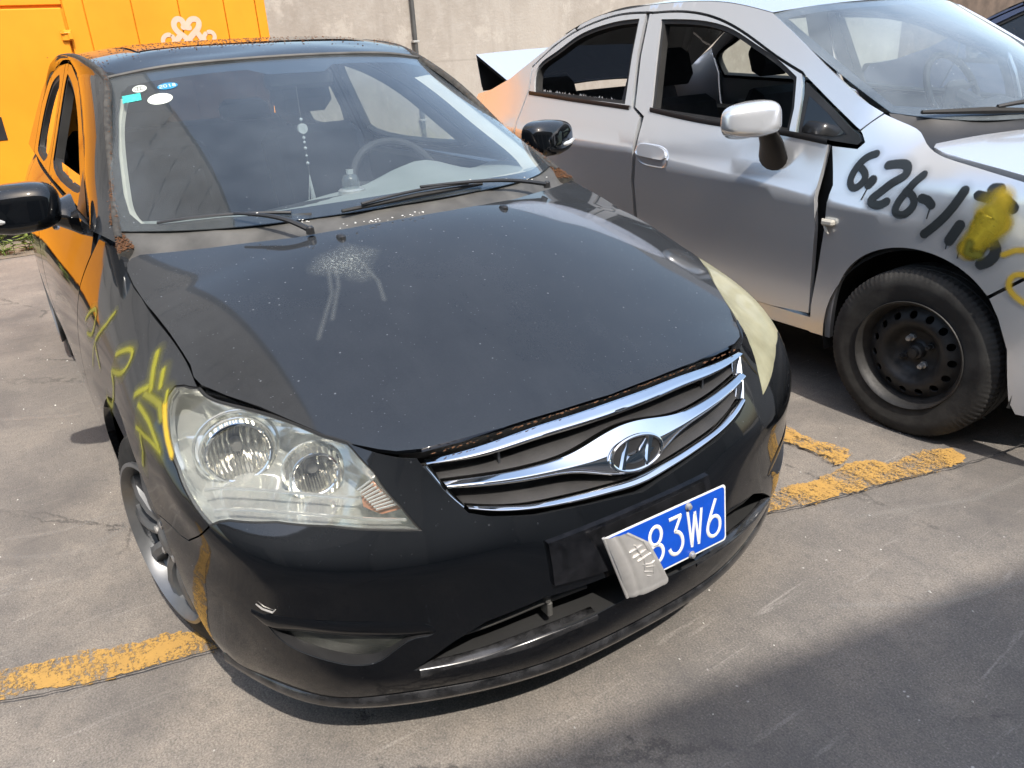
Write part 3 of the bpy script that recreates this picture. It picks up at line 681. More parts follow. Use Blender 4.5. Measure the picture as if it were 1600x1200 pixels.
# ---- workshop on the near side of the yard: its roof edge throws the shade across the slab
ws_ = empty('workshop', 'grey workshop whose roof edge shades the near slab', 'building', (5.24, -.87, 0), math.atan2(1, .2) - math.pi / 2)
MB().box((3.6, 0, 2.9), (6.4, 30., 5.8), bev=.02).build('wall', mat_simple('grey_workshop_wall', (.23, .225, .22), .9, 0, .15, 1.5), ws_, False)
MB().box((3.4, 0, 5.9), (6.8, 30.2, .2), bev=.02).build('roof', mat_simple('workshop_roof', (.20, .21, .22), .8, 0, .15, 2.), ws_, False)
for y in (-8.4, -4.0, .3, 4.5, 8.7):
    d_ = MB().box((.38, y, 1.7), (.06, 3.0, 3.4), bev=.01).build('door', mat_simple('workshop_door', (.07, .085, .10), .6, .2, .2, 3.) if 'workshop_door' not in MATS else MATS['workshop_door'], ws_, False)

# ---- added unseen tower, placed so its edge draws a line in the bonnet's reflection
tw = empty('reflection_tower', 'unseen grey tower added to be mirrored in the bonnet', 'building', (-22, -1.9, 0))
tm = mat_simple('tower_render', (.20, .195, .19), .9, 0, .12, .4)
MB().box((-6, -9., 32), (12, 18, 64)).build('wall', tm, tw, False)
g_ = MB()
for fz in range(1, 20):
    for y in np.linspace(-1.6, -16.4, 7): g_.box((.02, y, fz * 3.2), (.10, 1.5, 1.5))
g_.build('window', mat_simple('tower_glass', (.165, .162, .158), .8, 0, .1, 1.), tw, False)['kind'] = 'stuff'

sh = empty('brick_shed', 'brown shed past the end of the beige wall', 'building', (-11, 23, 0))
MB().box((-2, 0, 1.9), (4, 11.6, 3.8), bev=.02).build('wall', mat_simple('brown_brick', (.09, .065, .05), .9, 0, .35, 3.), sh, False)
MB().box((-2, 0, 3.9), (4.6, 12.2, .22), bev=.02).build('roof', MATS['workshop_roof'], sh, False)

# ================================================================ dark saloon
car = empty('parked_car', 'dusty black saloon with yellow spray marks and a bent blue number plate', 'car')
ARC = (.03, .30)
def arch(cx, cz, r, a0, a1, n=18): return [(cx + r * math.cos(math.radians(a)), cz + r * math.sin(math.radians(a))) for a in np.linspace(a0, a1, n)]
def sh3(xz, side):
    """points of the body side given by x and z, as approximate 3D points for inversion"""
    return [(x, side * np.interp(z, [.15, .3, .5, .65, .8, .95], [.80, .84, .858, .845, .805, .735]), z) for x, z in xz]
HLo = [(.767,.454,.547),(.73,.474,.591),(.68,.496,.646),(.634,.513,.679),(.619,.518,.688),(.571,.549,.695),(.516,.578,.707),(.442,.623,.719),(.374,.673,.73),(.306,.699,.747),(.274,.721,.747),(.259,.736,.744),(.269,.754,.731),(.301,.77,.713),(.369,.786,.678),(.434,.789,.646),(.49,.787,.61),(.532,.777,.582),(.548,.771,.572),(.559,.756,.58),(.57,.74,.582),(.624,.67,.578),(.682,.594,.568),(.734,.516,.555),(.761,.467,.548)]
SEAM = [(.548,.771,.572),(.46,.803,.506),(.431,.81,.504),(.384,.821,.51),(.325,.832,.508)]
GRI = [(.718,.421,.656),(.733,.41,.634),(.76,.391,.596),(.786,.366,.560),(.803,.332,.547),(.826,.241,.525),(.841,.13,.512),(.849,.056,.505),(.853,0,.497)]
FOG = [(.614,.731,.404),(.621,.72,.358),(.642,.7,.324),(.69,.649,.298),(.72,.605,.28),(.742,.565,.281),(.761,.528,.313),(.774,.501,.331),(.789,.469,.329),(.792,.459,.345),(.781,.486,.367),(.727,.592,.385),(.663,.682,.395)]
INT = [(.77,.505,.252),(.803,.436,.304),(.827,.371,.338),(.86,.257,.36),(.876,.155,.357),(.878,0,.352)]
INTl = [(.882,0,.285),(.875,.138,.274),(.867,.21,.273),(.846,.308,.267),(.816,.397,.25),(.79,.46,.249)]
UV = lambda P: SHELL.inv(P)
uc = SHELL.u[len(SHELL.u) // 2]
def sym(P): return mirror(P)
def sd(P, s): return P if s > 0 else mirror(P)
ARCHF = arch(ARC[0], ARC[1], .352, 36, 216)       # front lip of the wheel opening, over the top and down to the sill
# --- bumper skin
bl = [(.30, .795, .15), (.352, .80, .215), (.385, .82, .30), (.372, .83, .40)] 
half = []                                            # from the bottom centre round the L side to the grille's lower point
def bump_half(s):
    P = [(.846, 0, .150), (.836, .2, .150), (.784, .39, .150), (.708, .555, .150), (.625, .66, .150), (.515, .728, .150), (.38, .775, .150)]
    P += [(.372, .80, .215), (.378, .815, .30), (.362, .827, .42)]
    P += list(reversed(SEAM))                       # arch lip up to the lamp corner
    P += list(reversed(HLo[20:])) if False else []
    lamp = HLo[18:] + HLo[0:5]                      # lamp's lower edge, tip and inner edge up to the bonnet
    P += lamp[1:]
    P += [(.655, .483, .677), (.695, .443, .664), (.716, .424, .658)]
    P += GRI
    return P
R_ = bump_half(1); UL = UV(R_); URm = UL.copy(); URm[:, 0] = 2 * uc - UL[:, 0]
outer = np.concatenate([UL[:-1], UL[-1:], URm[::-1][1:-1]])
FOG = [tuple(p) for p in smooth_closed(np.array(FOG), 2)]
fogL = UV(FOG); fogR = fogL.copy(); fogR[:, 0] = 2 * uc - fogL[:, 0]
intL = UV(INT + INTl); i0 = len(INT)
intR = intL.copy(); intR[:, 0] = 2 * uc - intL[:, 0]
intake = np.concatenate([intL[i0 + 1:], intL[:i0], intR[:i0 - 1][::-1], intR[i0:][::-1][:-1], intL[i0:i0 + 1]])
bumper = panel('front_bumper', SHELL, outer, [fogL, fogR, intake], M['black'], car, res=.022, depth=.03, gap=.001, edge=.010)
def uvside(u):
    w = u.copy(); w[:, 0] = 2 * uc - u[:, 0]; return w
# --- lower lip with a groove over it
lipP = [(.855, 0, .178), (.845, .2, .178), (.793, .39, .178), (.718, .555, .178), (.635, .668, .178), (.522, .736, .178), (.40, .780, .178)]
lu = UV(lipP); A = []
for u, v in np.concatenate([uvside(lu)[::-1], lu[1:]]):
    p = SHELL.ev([[u, v]])[0]; n_ = SHELL.nrm([[u, v]])[0]; n_ = n_ * np.sign(n_ @ (p - np.array([-.3, 0, .3]))); n_[2] = 0; n_ /= np.linalg.norm(n_)
    A.append([p + n_ * a + np.array([0, 0, z]) for a, z in ((-.012, .010), (.001, .006), (.005, -.003), (.004, -.018), (-.004, -.030), (-.05, -.032))])
A = np.array(A); t = np.linspace(0, 1, len(A)); tt = np.linspace(0, 1, 90); Mb = _spl_basis(t); W = _spl_w(t, Mb, tt)
MB().grid(np.einsum('ni,ijk->njk', W, A)).build('bumper_lip', M['lip'], bumper, True, 60)
# --- lower intake: dark cavity, the pale lip moulding, one broken slat and its clips
def strip3(U, L, n): return resample(U, n), resample(L, n)
def cavity(name, uv, d, mat, parent, sc=.92):
    """pocket behind an opening"""
    P = SHELL.ev(densify(uv, .02)); c_ = P.mean(0); N = SHELL.nrm(densify(uv, .02)); N *= np.sign((N * (P - np.array([-.5, 0, .4]))).sum(1))[:, None]
    rings = [P - N * .002, P - N * d * .5, c_ + (P - c_) * sc - N * d]
    m_ = MB(); n_ = len(P); V = np.concatenate(rings); F = [(k * n_ + i, k * n_ + (i + 1) % n_, (k + 1) * n_ + (i + 1) % n_, (k + 1) * n_ + i) for k in range(2) for i in range(n_)]
    Vc = list(V) + [c_ - N.mean(0) * d * 1.1]; F += [(2 * n_ + i, 2 * n_ + (i + 1) % n_, 3 * n_) for i in range(n_)]
    return m_.add(Vc, F).build(name, mat, parent, True, 50)
cavity('intake_cavity', intake, .075, M['liner'], bumper, .97)
MB().grid([[(.79 - .24 * (abs(y) / .5) ** 2.2, y, z) for z in np.linspace(.165, .42, 4)] for y in np.linspace(-.60, .60, 46)]).build('intake_shroud', M['liner'], bumper)
MB().grid([[(.79 - .24 * (abs(y) / .5) ** 2.2 + k, y, z) for k, z in ((.0, .425), (.10, .40))] for y in np.linspace(-.5, .5, 40)]).build('intake_roof', M['liner'], bumper)
def bar(name, U, L, mat, parent, n=40, bulge=.008, base=-.004, k=7, cx=None, power=2.0, ridge=None):
    """moulding between an upper and a lower edge, bulging forward"""
    U, L = strip3(U, L, n); A = []
    up = np.array([0, 0, 1.])
    T = np.gradient((U + L) / 2, axis=0); T /= np.linalg.norm(T, axis=1)[:, None]
    for u_, l_, t_ in zip(U, L, T):
        w_ = u_ - l_; n_ = np.cross(t_, w_); n_ /= np.linalg.norm(n_) + 1e-9
        if n_[0] < 0: n_ = -n_
        row = [u_ - n_ * .02]
        for q in np.linspace(0, 1, k):
            row.append(u_ + (l_ - u_) * q + n_ * (base + bulge * ((1 - abs(2 * q - 1) ** power) if ridge is None else (q / ridge if q < ridge else ((1 - q) / (1 - ridge)) ** .6))))
        row.append(l_ - n_ * .02); A.append(row)
    return MB().grid(A).build(name, mat, parent, True, 60)
fullbar = lambda P: mirror(P) + P[::-1][1:]
slU = [(.806, -.428, .302), (.827, -.373, .311), (.86, -.258, .334), (.877, -.148, .337)]; slL = [(.807, -.424, .294), (.827, -.371, .301), (.86, -.256, .321), (.877, -.147, .326)]
sh_ = lambda P, dx: [(x - dx, y, z) for x, y, z in P]
bar('intake_slat', sh_(slU, .030), sh_(slL, .024), M['grey_plastic'], bumper, 24, .006)
bar('intake_slat', sh_(mirror(slU), .030)[:3], sh_(mirror(slL), .024)[:3], M['plastic'], bumper, 24, .006)
lmU = [(.778, -.495, .255), (.815, -.40, .258), (.845, -.308, .270), (.866, -.21, .277), (.874, -.142, .278)]; lmL = [(.776, -.497, .249), (.815, -.397, .246), (.848, -.308, .260), (.868, -.21, .266), (.876, -.140, .267)]
bar('intake_moulding', sh_(lmU, .022), sh_(lmL, -.002), M['lip'], bumper, 40, .003, 0., 8, power=6)
bar('intake_moulding', sh_(mirror(lmU), .020), sh_(mirror(lmL), -.001), M['lip'], bumper, 40, .003, 0., 8, power=6)
for y, z in ((-.235, .312), (-.238, .345)):
    MB().box((.832, y, z), (.03, .012, .034), bev=.003).build('intake_clip', M['grey_plastic'], bumper, False)
# radiator and beam seen deep in the intake
MB().box((.60, 0, .36), (.03, .98, .42)).build('radiator', M['liner'], car, False)

# --- bonnet
def hood_pt(u, v): return np.stack([u, v, hood_h(u, v)], 1)
HOODS = FnSurf(hood_pt)
HE = [(.757, 0), (.752, .12), (.742, .25), (.728, .34), (.712, .41), (.690, .452), (.665, .477), (.619, .514), (.571, .546), (.516, .578), (.442, .620), (.374, .664), (.315, .696), (.283, .702), (.247, .697), (.199, .699), (.113, .704), (.008, .712), (-.084, .719), (-.149, .722), (-.225, .720), (-.262, .712), (-.280, .697), (-.283, .673), (-.235, .60), (-.185, .52), (-.135, .43), (-.08, .330), (-.045, .2), (-.028, .09), (-.025, 0)]
ho = np.array(HE + [(x, -y) for x, y in HE[-2:0:-1]])
hood = panel('bonnet', HOODS, ho, [], M['black'], car, res=.022, gap=.002, depth=.009, edge=.010, flip=False)
for s in (1, -1):
    x, y = -.002, s * .243; z = float(hood_h(np.array([x]), np.array([y]))[0])
    m = MB(); m.lathe([(-.004, .0115), (.004, .011), (.008, .008), (.0095, .003), (.0095, .0002)], 20, 'z', (0, 0, 0))
    V = np.array(m.V); V[:, 0] *= 1.5; m.V = [tuple(v + (x, y, z)) for v in V]
    nz_ = m.build('washer_nozzle', M['plastic'], hood)
# engine bay: dark floor under the bonnet gap
MB().grid([[(x, y, float(hood_h(np.array([x]), np.array([y]))[0]) - .05) for y in np.linspace(-.70, .70, 9)] for x in np.linspace(-.5, .22, 9)]).build('bay_liner', M['liner'], car)

# --- wings, doors, quarters
WIN_OUT = [(-.72,.973),(-.871,1.028),(-1.078,1.142),(-1.347,1.27),(-1.477,1.321),(-1.77,1.377),(-2.083,1.392),(-2.648,1.336),(-2.875,1.221),(-3.177,1.116),(-3.25,1.02)]
gy = lambda z: 1.117 - .4 * z
for s in (1, -1):
    f3 = list(reversed(SEAM))                                                   # from the arch up to the lamp corner
    P = sd([(x, float(np.interp(z, [.15,.3,.5,.65], [.80,.84,.858,.845])), z) for x, z in ARCHF[::-1]], s)       # rear foot of the arch over the top to its front lip
    P = P + sd(f3, s) + sd(HLo[9:18][::-1], s) + sd([(.283,.702,.747),(.247,.697,.766),(.199,.699,.787),(.113,.704,.808),(.008,.712,.830),(-.084,.719,.850),(-.149,.722,.865),(-.225,.720,.885),(-.277,.715,.904),(-.35,.717,.918),(-.44,.727,.928),(-.53,.735,.932)], s)
    P = P + sd([(-.56,.770,.87),(-.60,.803,.79),(-.615,.85,.62),(-.615,.857,.5),(-.615,.842,.3),(-.615,.826,.215),(-.60,.80,.155),(-.33,.80,.152)], s)
    fen = panel('front_wing', SHELL, UV(P), [], M['black'], car, res=.025, gap=.0018, depth=.02, edge=.012)
    Pd = sd([(-.62,.80,.16),(-.62,.842,.3),(-.62,.857,.5),(-.62,.85,.62),(-.605,.803,.79),(-.565,.768,.88),(-.62,.738,.936),(-1.2,.744,.945),(-1.79,.742,.955),(-1.80,.815,.83),(-1.80,.852,.66),(-1.80,.86,.5),(-1.80,.846,.3),(-1.80,.80,.16)], s)
    fd = panel('front_door', SHELL, UV(Pd), [], M['black'], car, res=.05, gap=.002, depth=.02, edge=.03)
    Pr = sd([(-1.81,.80,.16),(-1.81,.846,.3),(-1.81,.86,.5),(-1.81,.852,.66),(-1.81,.815,.83),(-1.80,.742,.955),(-2.4,.738,.97),(-2.78,.728,.98),(-2.76,.80,.87),(-2.68,.838,.70),(-2.52,.85,.62),(-2.36,.86,.52),(-2.28,.848,.35),(-2.27,.80,.16)], s)
    rd = panel('rear_door', SHELL, UV(Pr), [], M['black'], car, res=.05, gap=.002, depth=.02, edge=.03)
    ra = arch(-2.62, .30, .352, 188, 12, 15)
    Pq = sd([(x, float(np.interp(z, [.15,.3,.5,.65], [.79,.83,.85,.84])), z) for x, z in ra], s)
    Pq = sd([(-2.29,.84,.33),(-2.37,.86,.52),(-2.53,.85,.63),(-2.69,.838,.71),(-2.77,.80,.88),(-2.79,.727,.982),(-3.27,.64,.99),(-3.46,.48,.985),(-3.52,.26,.985),(-3.60,.28,.88),(-3.62,.3,.69),(-3.64,.3,.52),(-3.62,.29,.30),(-3.50,.56,.26),(-3.3,.72,.25),(-3.0,.78,.2)], s) + Pq[::-1][:-1]
    panel('rear_quarter', SHELL, UV(Pq), [], M['black'], car, res=.06, gap=.002, depth=.02, edge=.03)
    # side frames above the belt
    GS = FnSurf(lambda u, v, s=s: np.stack([u, s * gy(v), v], 1))
    fl = (s > 0); sm = lambda P: smooth_closed(np.array(P), 2)
    out = [(-.72,.955),(-.72,.973),(-.871,1.028),(-1.078,1.142),(-1.347,1.27),(-1.477,1.318),(-1.77,1.374),(-2.0,1.390),(-2.02,.958)]
    fw = [(-.93,.985),(-1.02,1.035),(-1.18,1.125),(-1.32,1.205),(-1.55,1.287),(-1.80,1.335),(-1.915,1.345),(-1.925,1.1),(-1.93,.978)]
    fw = sm(fw)
    panel('front_door_frame', GS, out, [fw], M['black'], fd, res=.05, gap=.002, depth=.03, edge=.03, flip=fl)
    out2 = [(-2.03,.958),(-2.01,1.390),(-2.083,1.389),(-2.40,1.372),(-2.648,1.330),(-2.875,1.218),(-2.95,.99)]
    rw = [(-2.115,.985),(-2.105,1.347),(-2.35,1.332),(-2.53,1.300),(-2.70,1.19),(-2.76,1.03),(-2.70,1.0)]
    rw = sm(rw)
    panel('rear_door_frame', GS, out2, [rw], M['black'], rd, res=.05, gap=.002, depth=.03, edge=.03, flip=fl)
    panel('quarter_pillar', GS, [(-2.96,.985),(-2.885,1.218),(-2.655,1.335),(-2.70,1.36),(-3.0,1.28),(-3.25,1.11),(-3.40,1.0)], [], M['black'], car, res=.06, gap=.002, depth=.03, edge=.04, flip=fl)
    panel('window_seal', GS, inset(np.array(fw), -.006), [inset(np.array(fw), .016)], M['rubber'], fd, res=.04, gap=0, depth=.03, edge=.03, flip=fl, off=-.006)
    panel('window_seal', GS, inset(np.array(rw), -.006), [inset(np.array(rw), .016)], M['rubber'], rd, res=.04, gap=0, depth=.03, edge=.03, flip=fl, off=-.006)
    panel('window', GS, rw, [], M['glass_dark'] if s < 0 else M['glass_side'], rd, res=.08, gap=0, depth=0, edge=.05, flip=fl, off=-.016, rim=False)
    if s > 0: panel('window', GS, fw, [], M['glass_side'], fd, res=.08, gap=0, depth=0, edge=.05, flip=fl, off=-.016, rim=False)
    else:
        lw = [(-.93,.985),(-1.02,1.030),(-1.10,1.035),(-1.93,1.030),(-1.93,.978)]
        panel('window', GS, lw, [], M['glass_side'], fd, res=.08, gap=0, depth=0, edge=.05, flip=fl, off=-.016, rim=False, )
    # black B post covers
    MB().grid([[(-2.0 + dx, s * (gy(z) - .03), z) for z in np.linspace(.95, 1.37, 6)] for dx in (-.09, -.04, .04, .09)]).build('centre_post', M['interior'], car)
    MB().grid([[(x, s * (gy(z) - .035), z) for z in np.linspace(.95, zt, 6)] for x, zt in ((-2.64, 1.34), (-2.85, 1.30), (-3.10, 1.18), (-3.38, .99))]).build('rear_pillar_trim', M['interior'], car)
    # sill handle
    hx = -1.66
    hb = MB().box((hx, s * .848, .845), (.20, .022, .028), bev=.010).build('door_handle', M['chrome'], fd)
    hb = MB().box((-2.50, s * .845, .86), (.20, .022, .028), bev=.010).build('door_handle', M['chrome'], rd)
    # screen pillar: from the windscreen's edge over to the door frame
    wsE = np.array([(-.36, .712, .935), (-.404, .704, .957), (-.583, .668, 1.041), (-.705, .641, 1.126), (-.864, .600, 1.236), (-1.042, .560, 1.320)])
    frE = np.array([(-.60, .748, .935), (-.70, gy(.968), .968), (-.871, gy(1.031), 1.031), (-1.078, gy(1.145), 1.145), (-1.30, gy(1.255), 1.255), (-1.50, gy(1.329), 1.329)])
    a_, c_ = resample(wsE, 30), resample(frE, 30); rows = []
    for p, q in zip(a_, c_):
        mid = (p + q) / 2 + np.array([.012, .012, .014])
        rows.append([np.array([p[0] - .0, p[1] - .004, p[2] - .02])] + [(1 - t) ** 2 * p + 2 * t * (1 - t) * (mid * 1.0 + (mid - (p + q) / 2)) + t * t * q for t in np.linspace(0, 1, 9)] + [np.array([q[0], q[1] - .02, q[2] - .01])])
    rows = np.array(rows); rows[:, :, 1] *= s
    MB().grid(rows).build('screen_pillar', M['black'], car, True, 60)
    cr1 = resample([(-1.042, .560, 1.320), (-1.20, .568, 1.358), (-1.45, .574, 1.388), (-1.8, .576, 1.404), (-2.3, .572, 1.397), (-2.7, .558, 1.360), (-3.0, .54, 1.30)], 40)
    cr2 = resample([(-1.50, gy(1.329), 1.329), (-1.62, gy(1.352), 1.352), (-1.78, gy(1.376), 1.378), (-2.083, gy(1.392), 1.394), (-2.40, gy(1.374), 1.376), (-2.66, gy(1.334), 1.336), (-2.90, gy(1.215), 1.215)], 40)
    cg = np.array([[p + (0, 0, -.01)] + [p * (1 - t) + q * t + np.array([0, .012, .012]) * 4 * t * (1 - t) for t in np.linspace(0, 1, 7)] + [q + (0, -.02, -.012)] for p, q in zip(cr1, cr2)]); cg[:, :, 1] *= s
    MB().grid(cg).build('cant_rail', M['black'], car, True, 60)
    # rubber strip along the screen's edge and on over the roof
    ed = resample([(-.37, .708, .945), (-.404, .703, .963), (-.583, .668, 1.047), (-.705, .640, 1.132), (-.864, .599, 1.242), (-1.042, .559, 1.328), (-1.20, .566, 1.366), (-1.45, .572, 1.396), (-1.8, .574, 1.412), (-2.3, .570, 1.405), (-2.7, .556, 1.368)], 60)
    A = [[p + np.array([dx, s * 0, 0]) + np.array([0, dy, dz]) for dx, dy, dz in ((0, -.015, -.012), (0, -.013, .001), (0, -.007, .004), (0, .003, .003), (0, .005, -.001), (0, .006, -.012))] for p in ed]
    A = np.array(A); A[:, :, 1] *= s
    MB().grid(A).build('drip_moulding', M['plastic_dirty'], car, True, 60)

# --- roof
RF = [
 [(-.965,0,1.353),(-.972,.22,1.350),(-.995,.41,1.340),(-1.042,.556,1.320)],
 [(-1.06,0,1.384),(-1.07,.22,1.381),(-1.09,.41,1.370),(-1.12,.562,1.348)],
 [(-1.25,0,1.410),(-1.25,.23,1.408),(-1.25,.42,1.398),(-1.25,.568,1.374)],
 [(-1.6,0,1.431),(-1.6,.24,1.429),(-1.6,.43,1.420),(-1.6,.570,1.402)],
 [(-2.1,0,1.437),(-2.1,.24,1.434),(-2.1,.43,1.425),(-2.1,.568,1.404)],
 [(-2.6,0,1.412),(-2.6,.24,1.409),(-2.6,.42,1.400),(-2.6,.556,1.374)],
 [(-2.98,0,1.352),(-2.98,.24,1.349),(-2.98,.40,1.340),(-2.95,.545,1.315)]]
ROOF = Net([[(x, -y, z) for x, y, z in r[:0:-1]] + r for r in RF])
g = np.array([[ROOF.ev([[u, v]])[0] for v in np.linspace(0, ROOF.v[-1], 41)] for u in np.linspace(0, ROOF.u[-1], 50)])
X_, Y_ = g[:, :, 0], g[:, :, 1]
g[:, :, 2] += -.008 * np.exp(-((X_ + 1.09) / .05) ** 2 - ((Y_ + .20) / .22) ** 2) + .005 * np.exp(-((X_ + 1.16) / .05) ** 2 - ((Y_ + .30) / .2) ** 2) - .006 * np.exp(-((X_ + 1.12) / .06) ** 2 - ((Y_ - .33) / .12) ** 2)
roof = MB().grid(g).build('roof', M['black'], car)
MB().grid(g[1:-1, 2:-2] - np.array([0, 0, .035])).build('headlining', M['dash'], car)
sr = np.array([[ROOF.ev([ROOF.inv([(x, y, 1.43)])[0]])[0] + np.array([0, 0, .004]) for y in np.linspace(-.42, .42, 14)] for i, x in enumerate(np.linspace(-1.22, -1.95, 10))])
MB().grid(sr).build('sunroof_panel', M['frit'], roof)
# rear screen and boot
MB().grid([[(-2.98 - .42 * t, y * (1 + .17 * t), 1.350 - .35 * t - .03 * (y / .55) ** 2) for y in np.linspace(-.58, .58, 13)] for t in np.linspace(0, 1, 8)]).build('rear_window', M['glass_dark'], car)
MB().grid([[(-3.36 - .2 * t, y * (1 - .1 * t), 1.0 - .012 * t - .02 * (y / .6) ** 2) for y in np.linspace(-.64, .64, 13)] for t in np.linspace(0, 1, 4)]).build('boot_lid', M['black'], car)
# front edge of roof: dirty gasket above the glass
ge = resample([(-1.042,-.552,1.323),(-.995,-.41,1.343),(-.972,-.22,1.353),(-.965,0,1.356),(-.972,.22,1.353),(-.995,.41,1.343),(-1.042,.552,1.323)], 50)
MB().tube(ge, .0065, 6).build('screen_gasket', M['grey_plastic'], roof)

# --- windscreen with its black border, stickers
uv_ws = lambda P: WS.inv(P)
U0, U1, V0, V1 = WS.u[0], WS.u[-1], WS.v[0], WS.v[-1]
def ws_rect(du=0, dv=0): return [(U0 + du, V0 + dv), (U1 - du, V0 + dv), (U1 - du, V1 - dv), (U0 + du, V1 - dv)]
wsg = panel('windscreen', WS, ws_rect(), [], M['glass_ws'], car, res=.05, gap=0, depth=0, edge=.04, rim=False, flip=False)
FR = [(-.953,-.474,1.305),(-.964,-.507,1.299),(-.943,-.537,1.279),(-.846,-.572,1.22),(-.70,-.613,1.13),(-.529,-.648,1.038),(-.441,-.655,.99),(-.385,-.640,.968),(-.30,-.548,.966),(-.22,-.36,.978),(-.185,-.157,.985)]
# FRt = [(-.953,-.44,1.306),(-.905,-.148,1.322),(-.86,-.095,1.302),(-.855,.095,1.300)]
frit_in = uv_ws(FR + [(-.18, 0, .985)] + mirror(FR)[::-1] + [(-.953,.44,1.306),(-.905,.148,1.322),(-.855,.095,1.300),(-.86,-.095,1.302),(-.905,-.148,1.322)])
panel('glass_border', WS, ws_rect(.001, .001), [frit_in], M['frit'], wsg, res=.05, gap=0, depth=0, edge=.02, rim=False, off=-.003)
def ellipse_sticker(name, c3, a, b_, mat, off=-.002, rot=0., n=28):
    c_ = uv_ws([c3])[0]; P = [(c_[0] + a * math.cos(t) * math.cos(rot) - b_ * math.sin(t) * math.sin(rot), c_[1] + a * math.cos(t) * math.sin(rot) + b_ * math.sin(t) * math.cos(rot)) for t in np.linspace(0, 6.2832, n + 1)[:-1]]
    return panel(name, WS, P, [], mat, wsg, res=.02, gap=0, depth=0, edge=.01, rim=False, off=off)
sgn = np.sign(WS.nrm([[WS.u[-1] / 2, WS.v[-1] / 2]])[0][0]); so = .0015 * sgn
M['st_white'] = mat_simple('sticker_white', (.62, .66, .58), .6, 0, .12, 60.); M['st_blue'] = mat_simple('sticker_blue', (.02, .21, .42), .5, 0, .25, 90.)
M['st_teal'] = mat_simple('sticker_teal', (.05, .42, .38), .6, 0, .5, 120.); M['st_ink'] = mat_simple('sticker_ink', (.05, .05, .06), .6)
ellipse_sticker('sticker', (-.92, -.483, 1.286), .027, .021, M['st_white'], so)
ellipse_sticker('sticker', (-.884, -.407, 1.289), .036, .020, M['st_blue'], so)
ellipse_sticker('sticker', (-.832, -.446, 1.255), .043, .032, M['st_white'], so)
c_ = uv_ws([(-.891, -.516, 1.262)])[0]
panel('sticker', WS, [(c_[0] - .034, c_[1] - .022), (c_[0] + .034, c_[1] - .022), (c_[0] + .034, c_[1] + .022), (c_[0] - .034, c_[1] + .022)], [], M['st_teal'], wsg, res=.02, gap=0, depth=0, edge=.01, rim=False, off=so)
def ws_stroke(c3, paths, h, mat, w):
    c_ = uv_ws([c3])[0]
    for p in paths: ribbon('sticker_print', WS, [(c_[0] + x * h, c_[1] + y * h) for x, y in p], w, mat, wsg, abs(so) * 1.7, 16, flip=(sgn < 0))
arcC = [(.32 * math.cos(a) , .5 * math.sin(a)) for a in np.linspace(.9, 5.4, 9)]
ws_stroke((-.92, -.483, 1.286), [[(x - .45, y) for x, y in arcC], arcC, [(x + .45, y) for x, y in arcC]], .022, M['st_ink'], .0028)
dig = {'2': [(-.3, .3), (0, .5), (.3, .25), (0, -.1), (-.3, -.5), (.3, -.5)], '0': [(.3 * math.cos(a), .5 * math.sin(a)) for a in np.linspace(0, 6.28, 13)], '1': [(-.1, .3), (.05, .5), (.05, -.5)], '8': [(0, .02), (.25, .25), (0, .5), (-.25, .25), (0, .02), (.3, -.24), (0, -.5), (-.3, -.24), (0, .02)],
       '6': [(.25, .45), (-.1, .3), (-.3, -.1), (-.1, -.5), (.2, -.4), (.25, -.1), (0, .05), (-.25, -.15)]}
ws_stroke((-.884, -.407, 1.289), [[(x + .85 * (i - 1.5), y) for x, y in dig[d]] for i, d in enumerate('2018')], .018, M['st_white'], .0026)

# --- scuttle and wipers
m = MB(); ro = []
for y in np.linspace(-.70, .70, 41):
    xh = float(np.interp(abs(y), [0, .09, .2, .33, .43, .52, .60, .673, .70], [-.025, -.028, -.045, -.08, -.135, -.185, -.235, -.283, -.32])); zh = float(hood_h(np.array([xh]), np.array([y]))[0])
    xw = float(np.interp(abs(y), [0, .25, .5, .702], [-.130, -.150, -.235, -.405])); zw = .957
    ro.append([(xh + .05, y, zh - .03), (xh - .004, y, zh - .018), (xh + (xw - xh) * .35, y, zh - .020 + .3 * (zw - zh)), (xh + (xw - xh) * .75, y, zw - .018), (xw - .012, y, zw - .002), (xw - .02, y, zw + .001)])
cowl = m.grid(ro).build('scuttle_panel', M['grey_plastic'], car, True, 60)
def wiper(pivot, mid, tipA, tipB):
    w_ = MB().tube([tuple(np.array(tipA)), tuple(np.array(tipA) * .5 + np.array(tipB) * .5 + (.004, 0, .004)), tuple(tipB)], [.005, .008, .005], 6).build('wiper_blade', M['rubber'], car)
    t3 = [np.array(tipA) + (np.array(tipB) - np.array(tipA)) * t + np.array([.010, 0, .012 * math.sin(math.pi * t) + .007]) for t in np.linspace(.12, .88, 9)]
    MB().tube(t3, .0042, 6).build('blade_holder', M['plastic'], w_)
    pv = np.array(pivot); md = np.array(mid) + (.008, 0, .02)
    arm = MB(); P = resample([pv, pv * .75 + md * .25 + (0, 0, .012), pv * .4 + md * .6 + (0, 0, .012), md], 14)
    arm.tube(P, np.linspace(.0075, .004, 14), 6); arm.lathe([(-.01, .011), (.006, .010), (.010, .006), (.011, .0005)], 16, 'z', pv)
    arm.build('wiper_arm', M['plastic'], w_)
wiper((-.06, -.300, .945), (-.225, -.44, .968), (-.385, -.655, .960), (-.165, -.255, .963))
wiper((-.15, .500, .942), (-.150, .060, .975), (-.125, -.185, .966), (-.165, .275, .972))
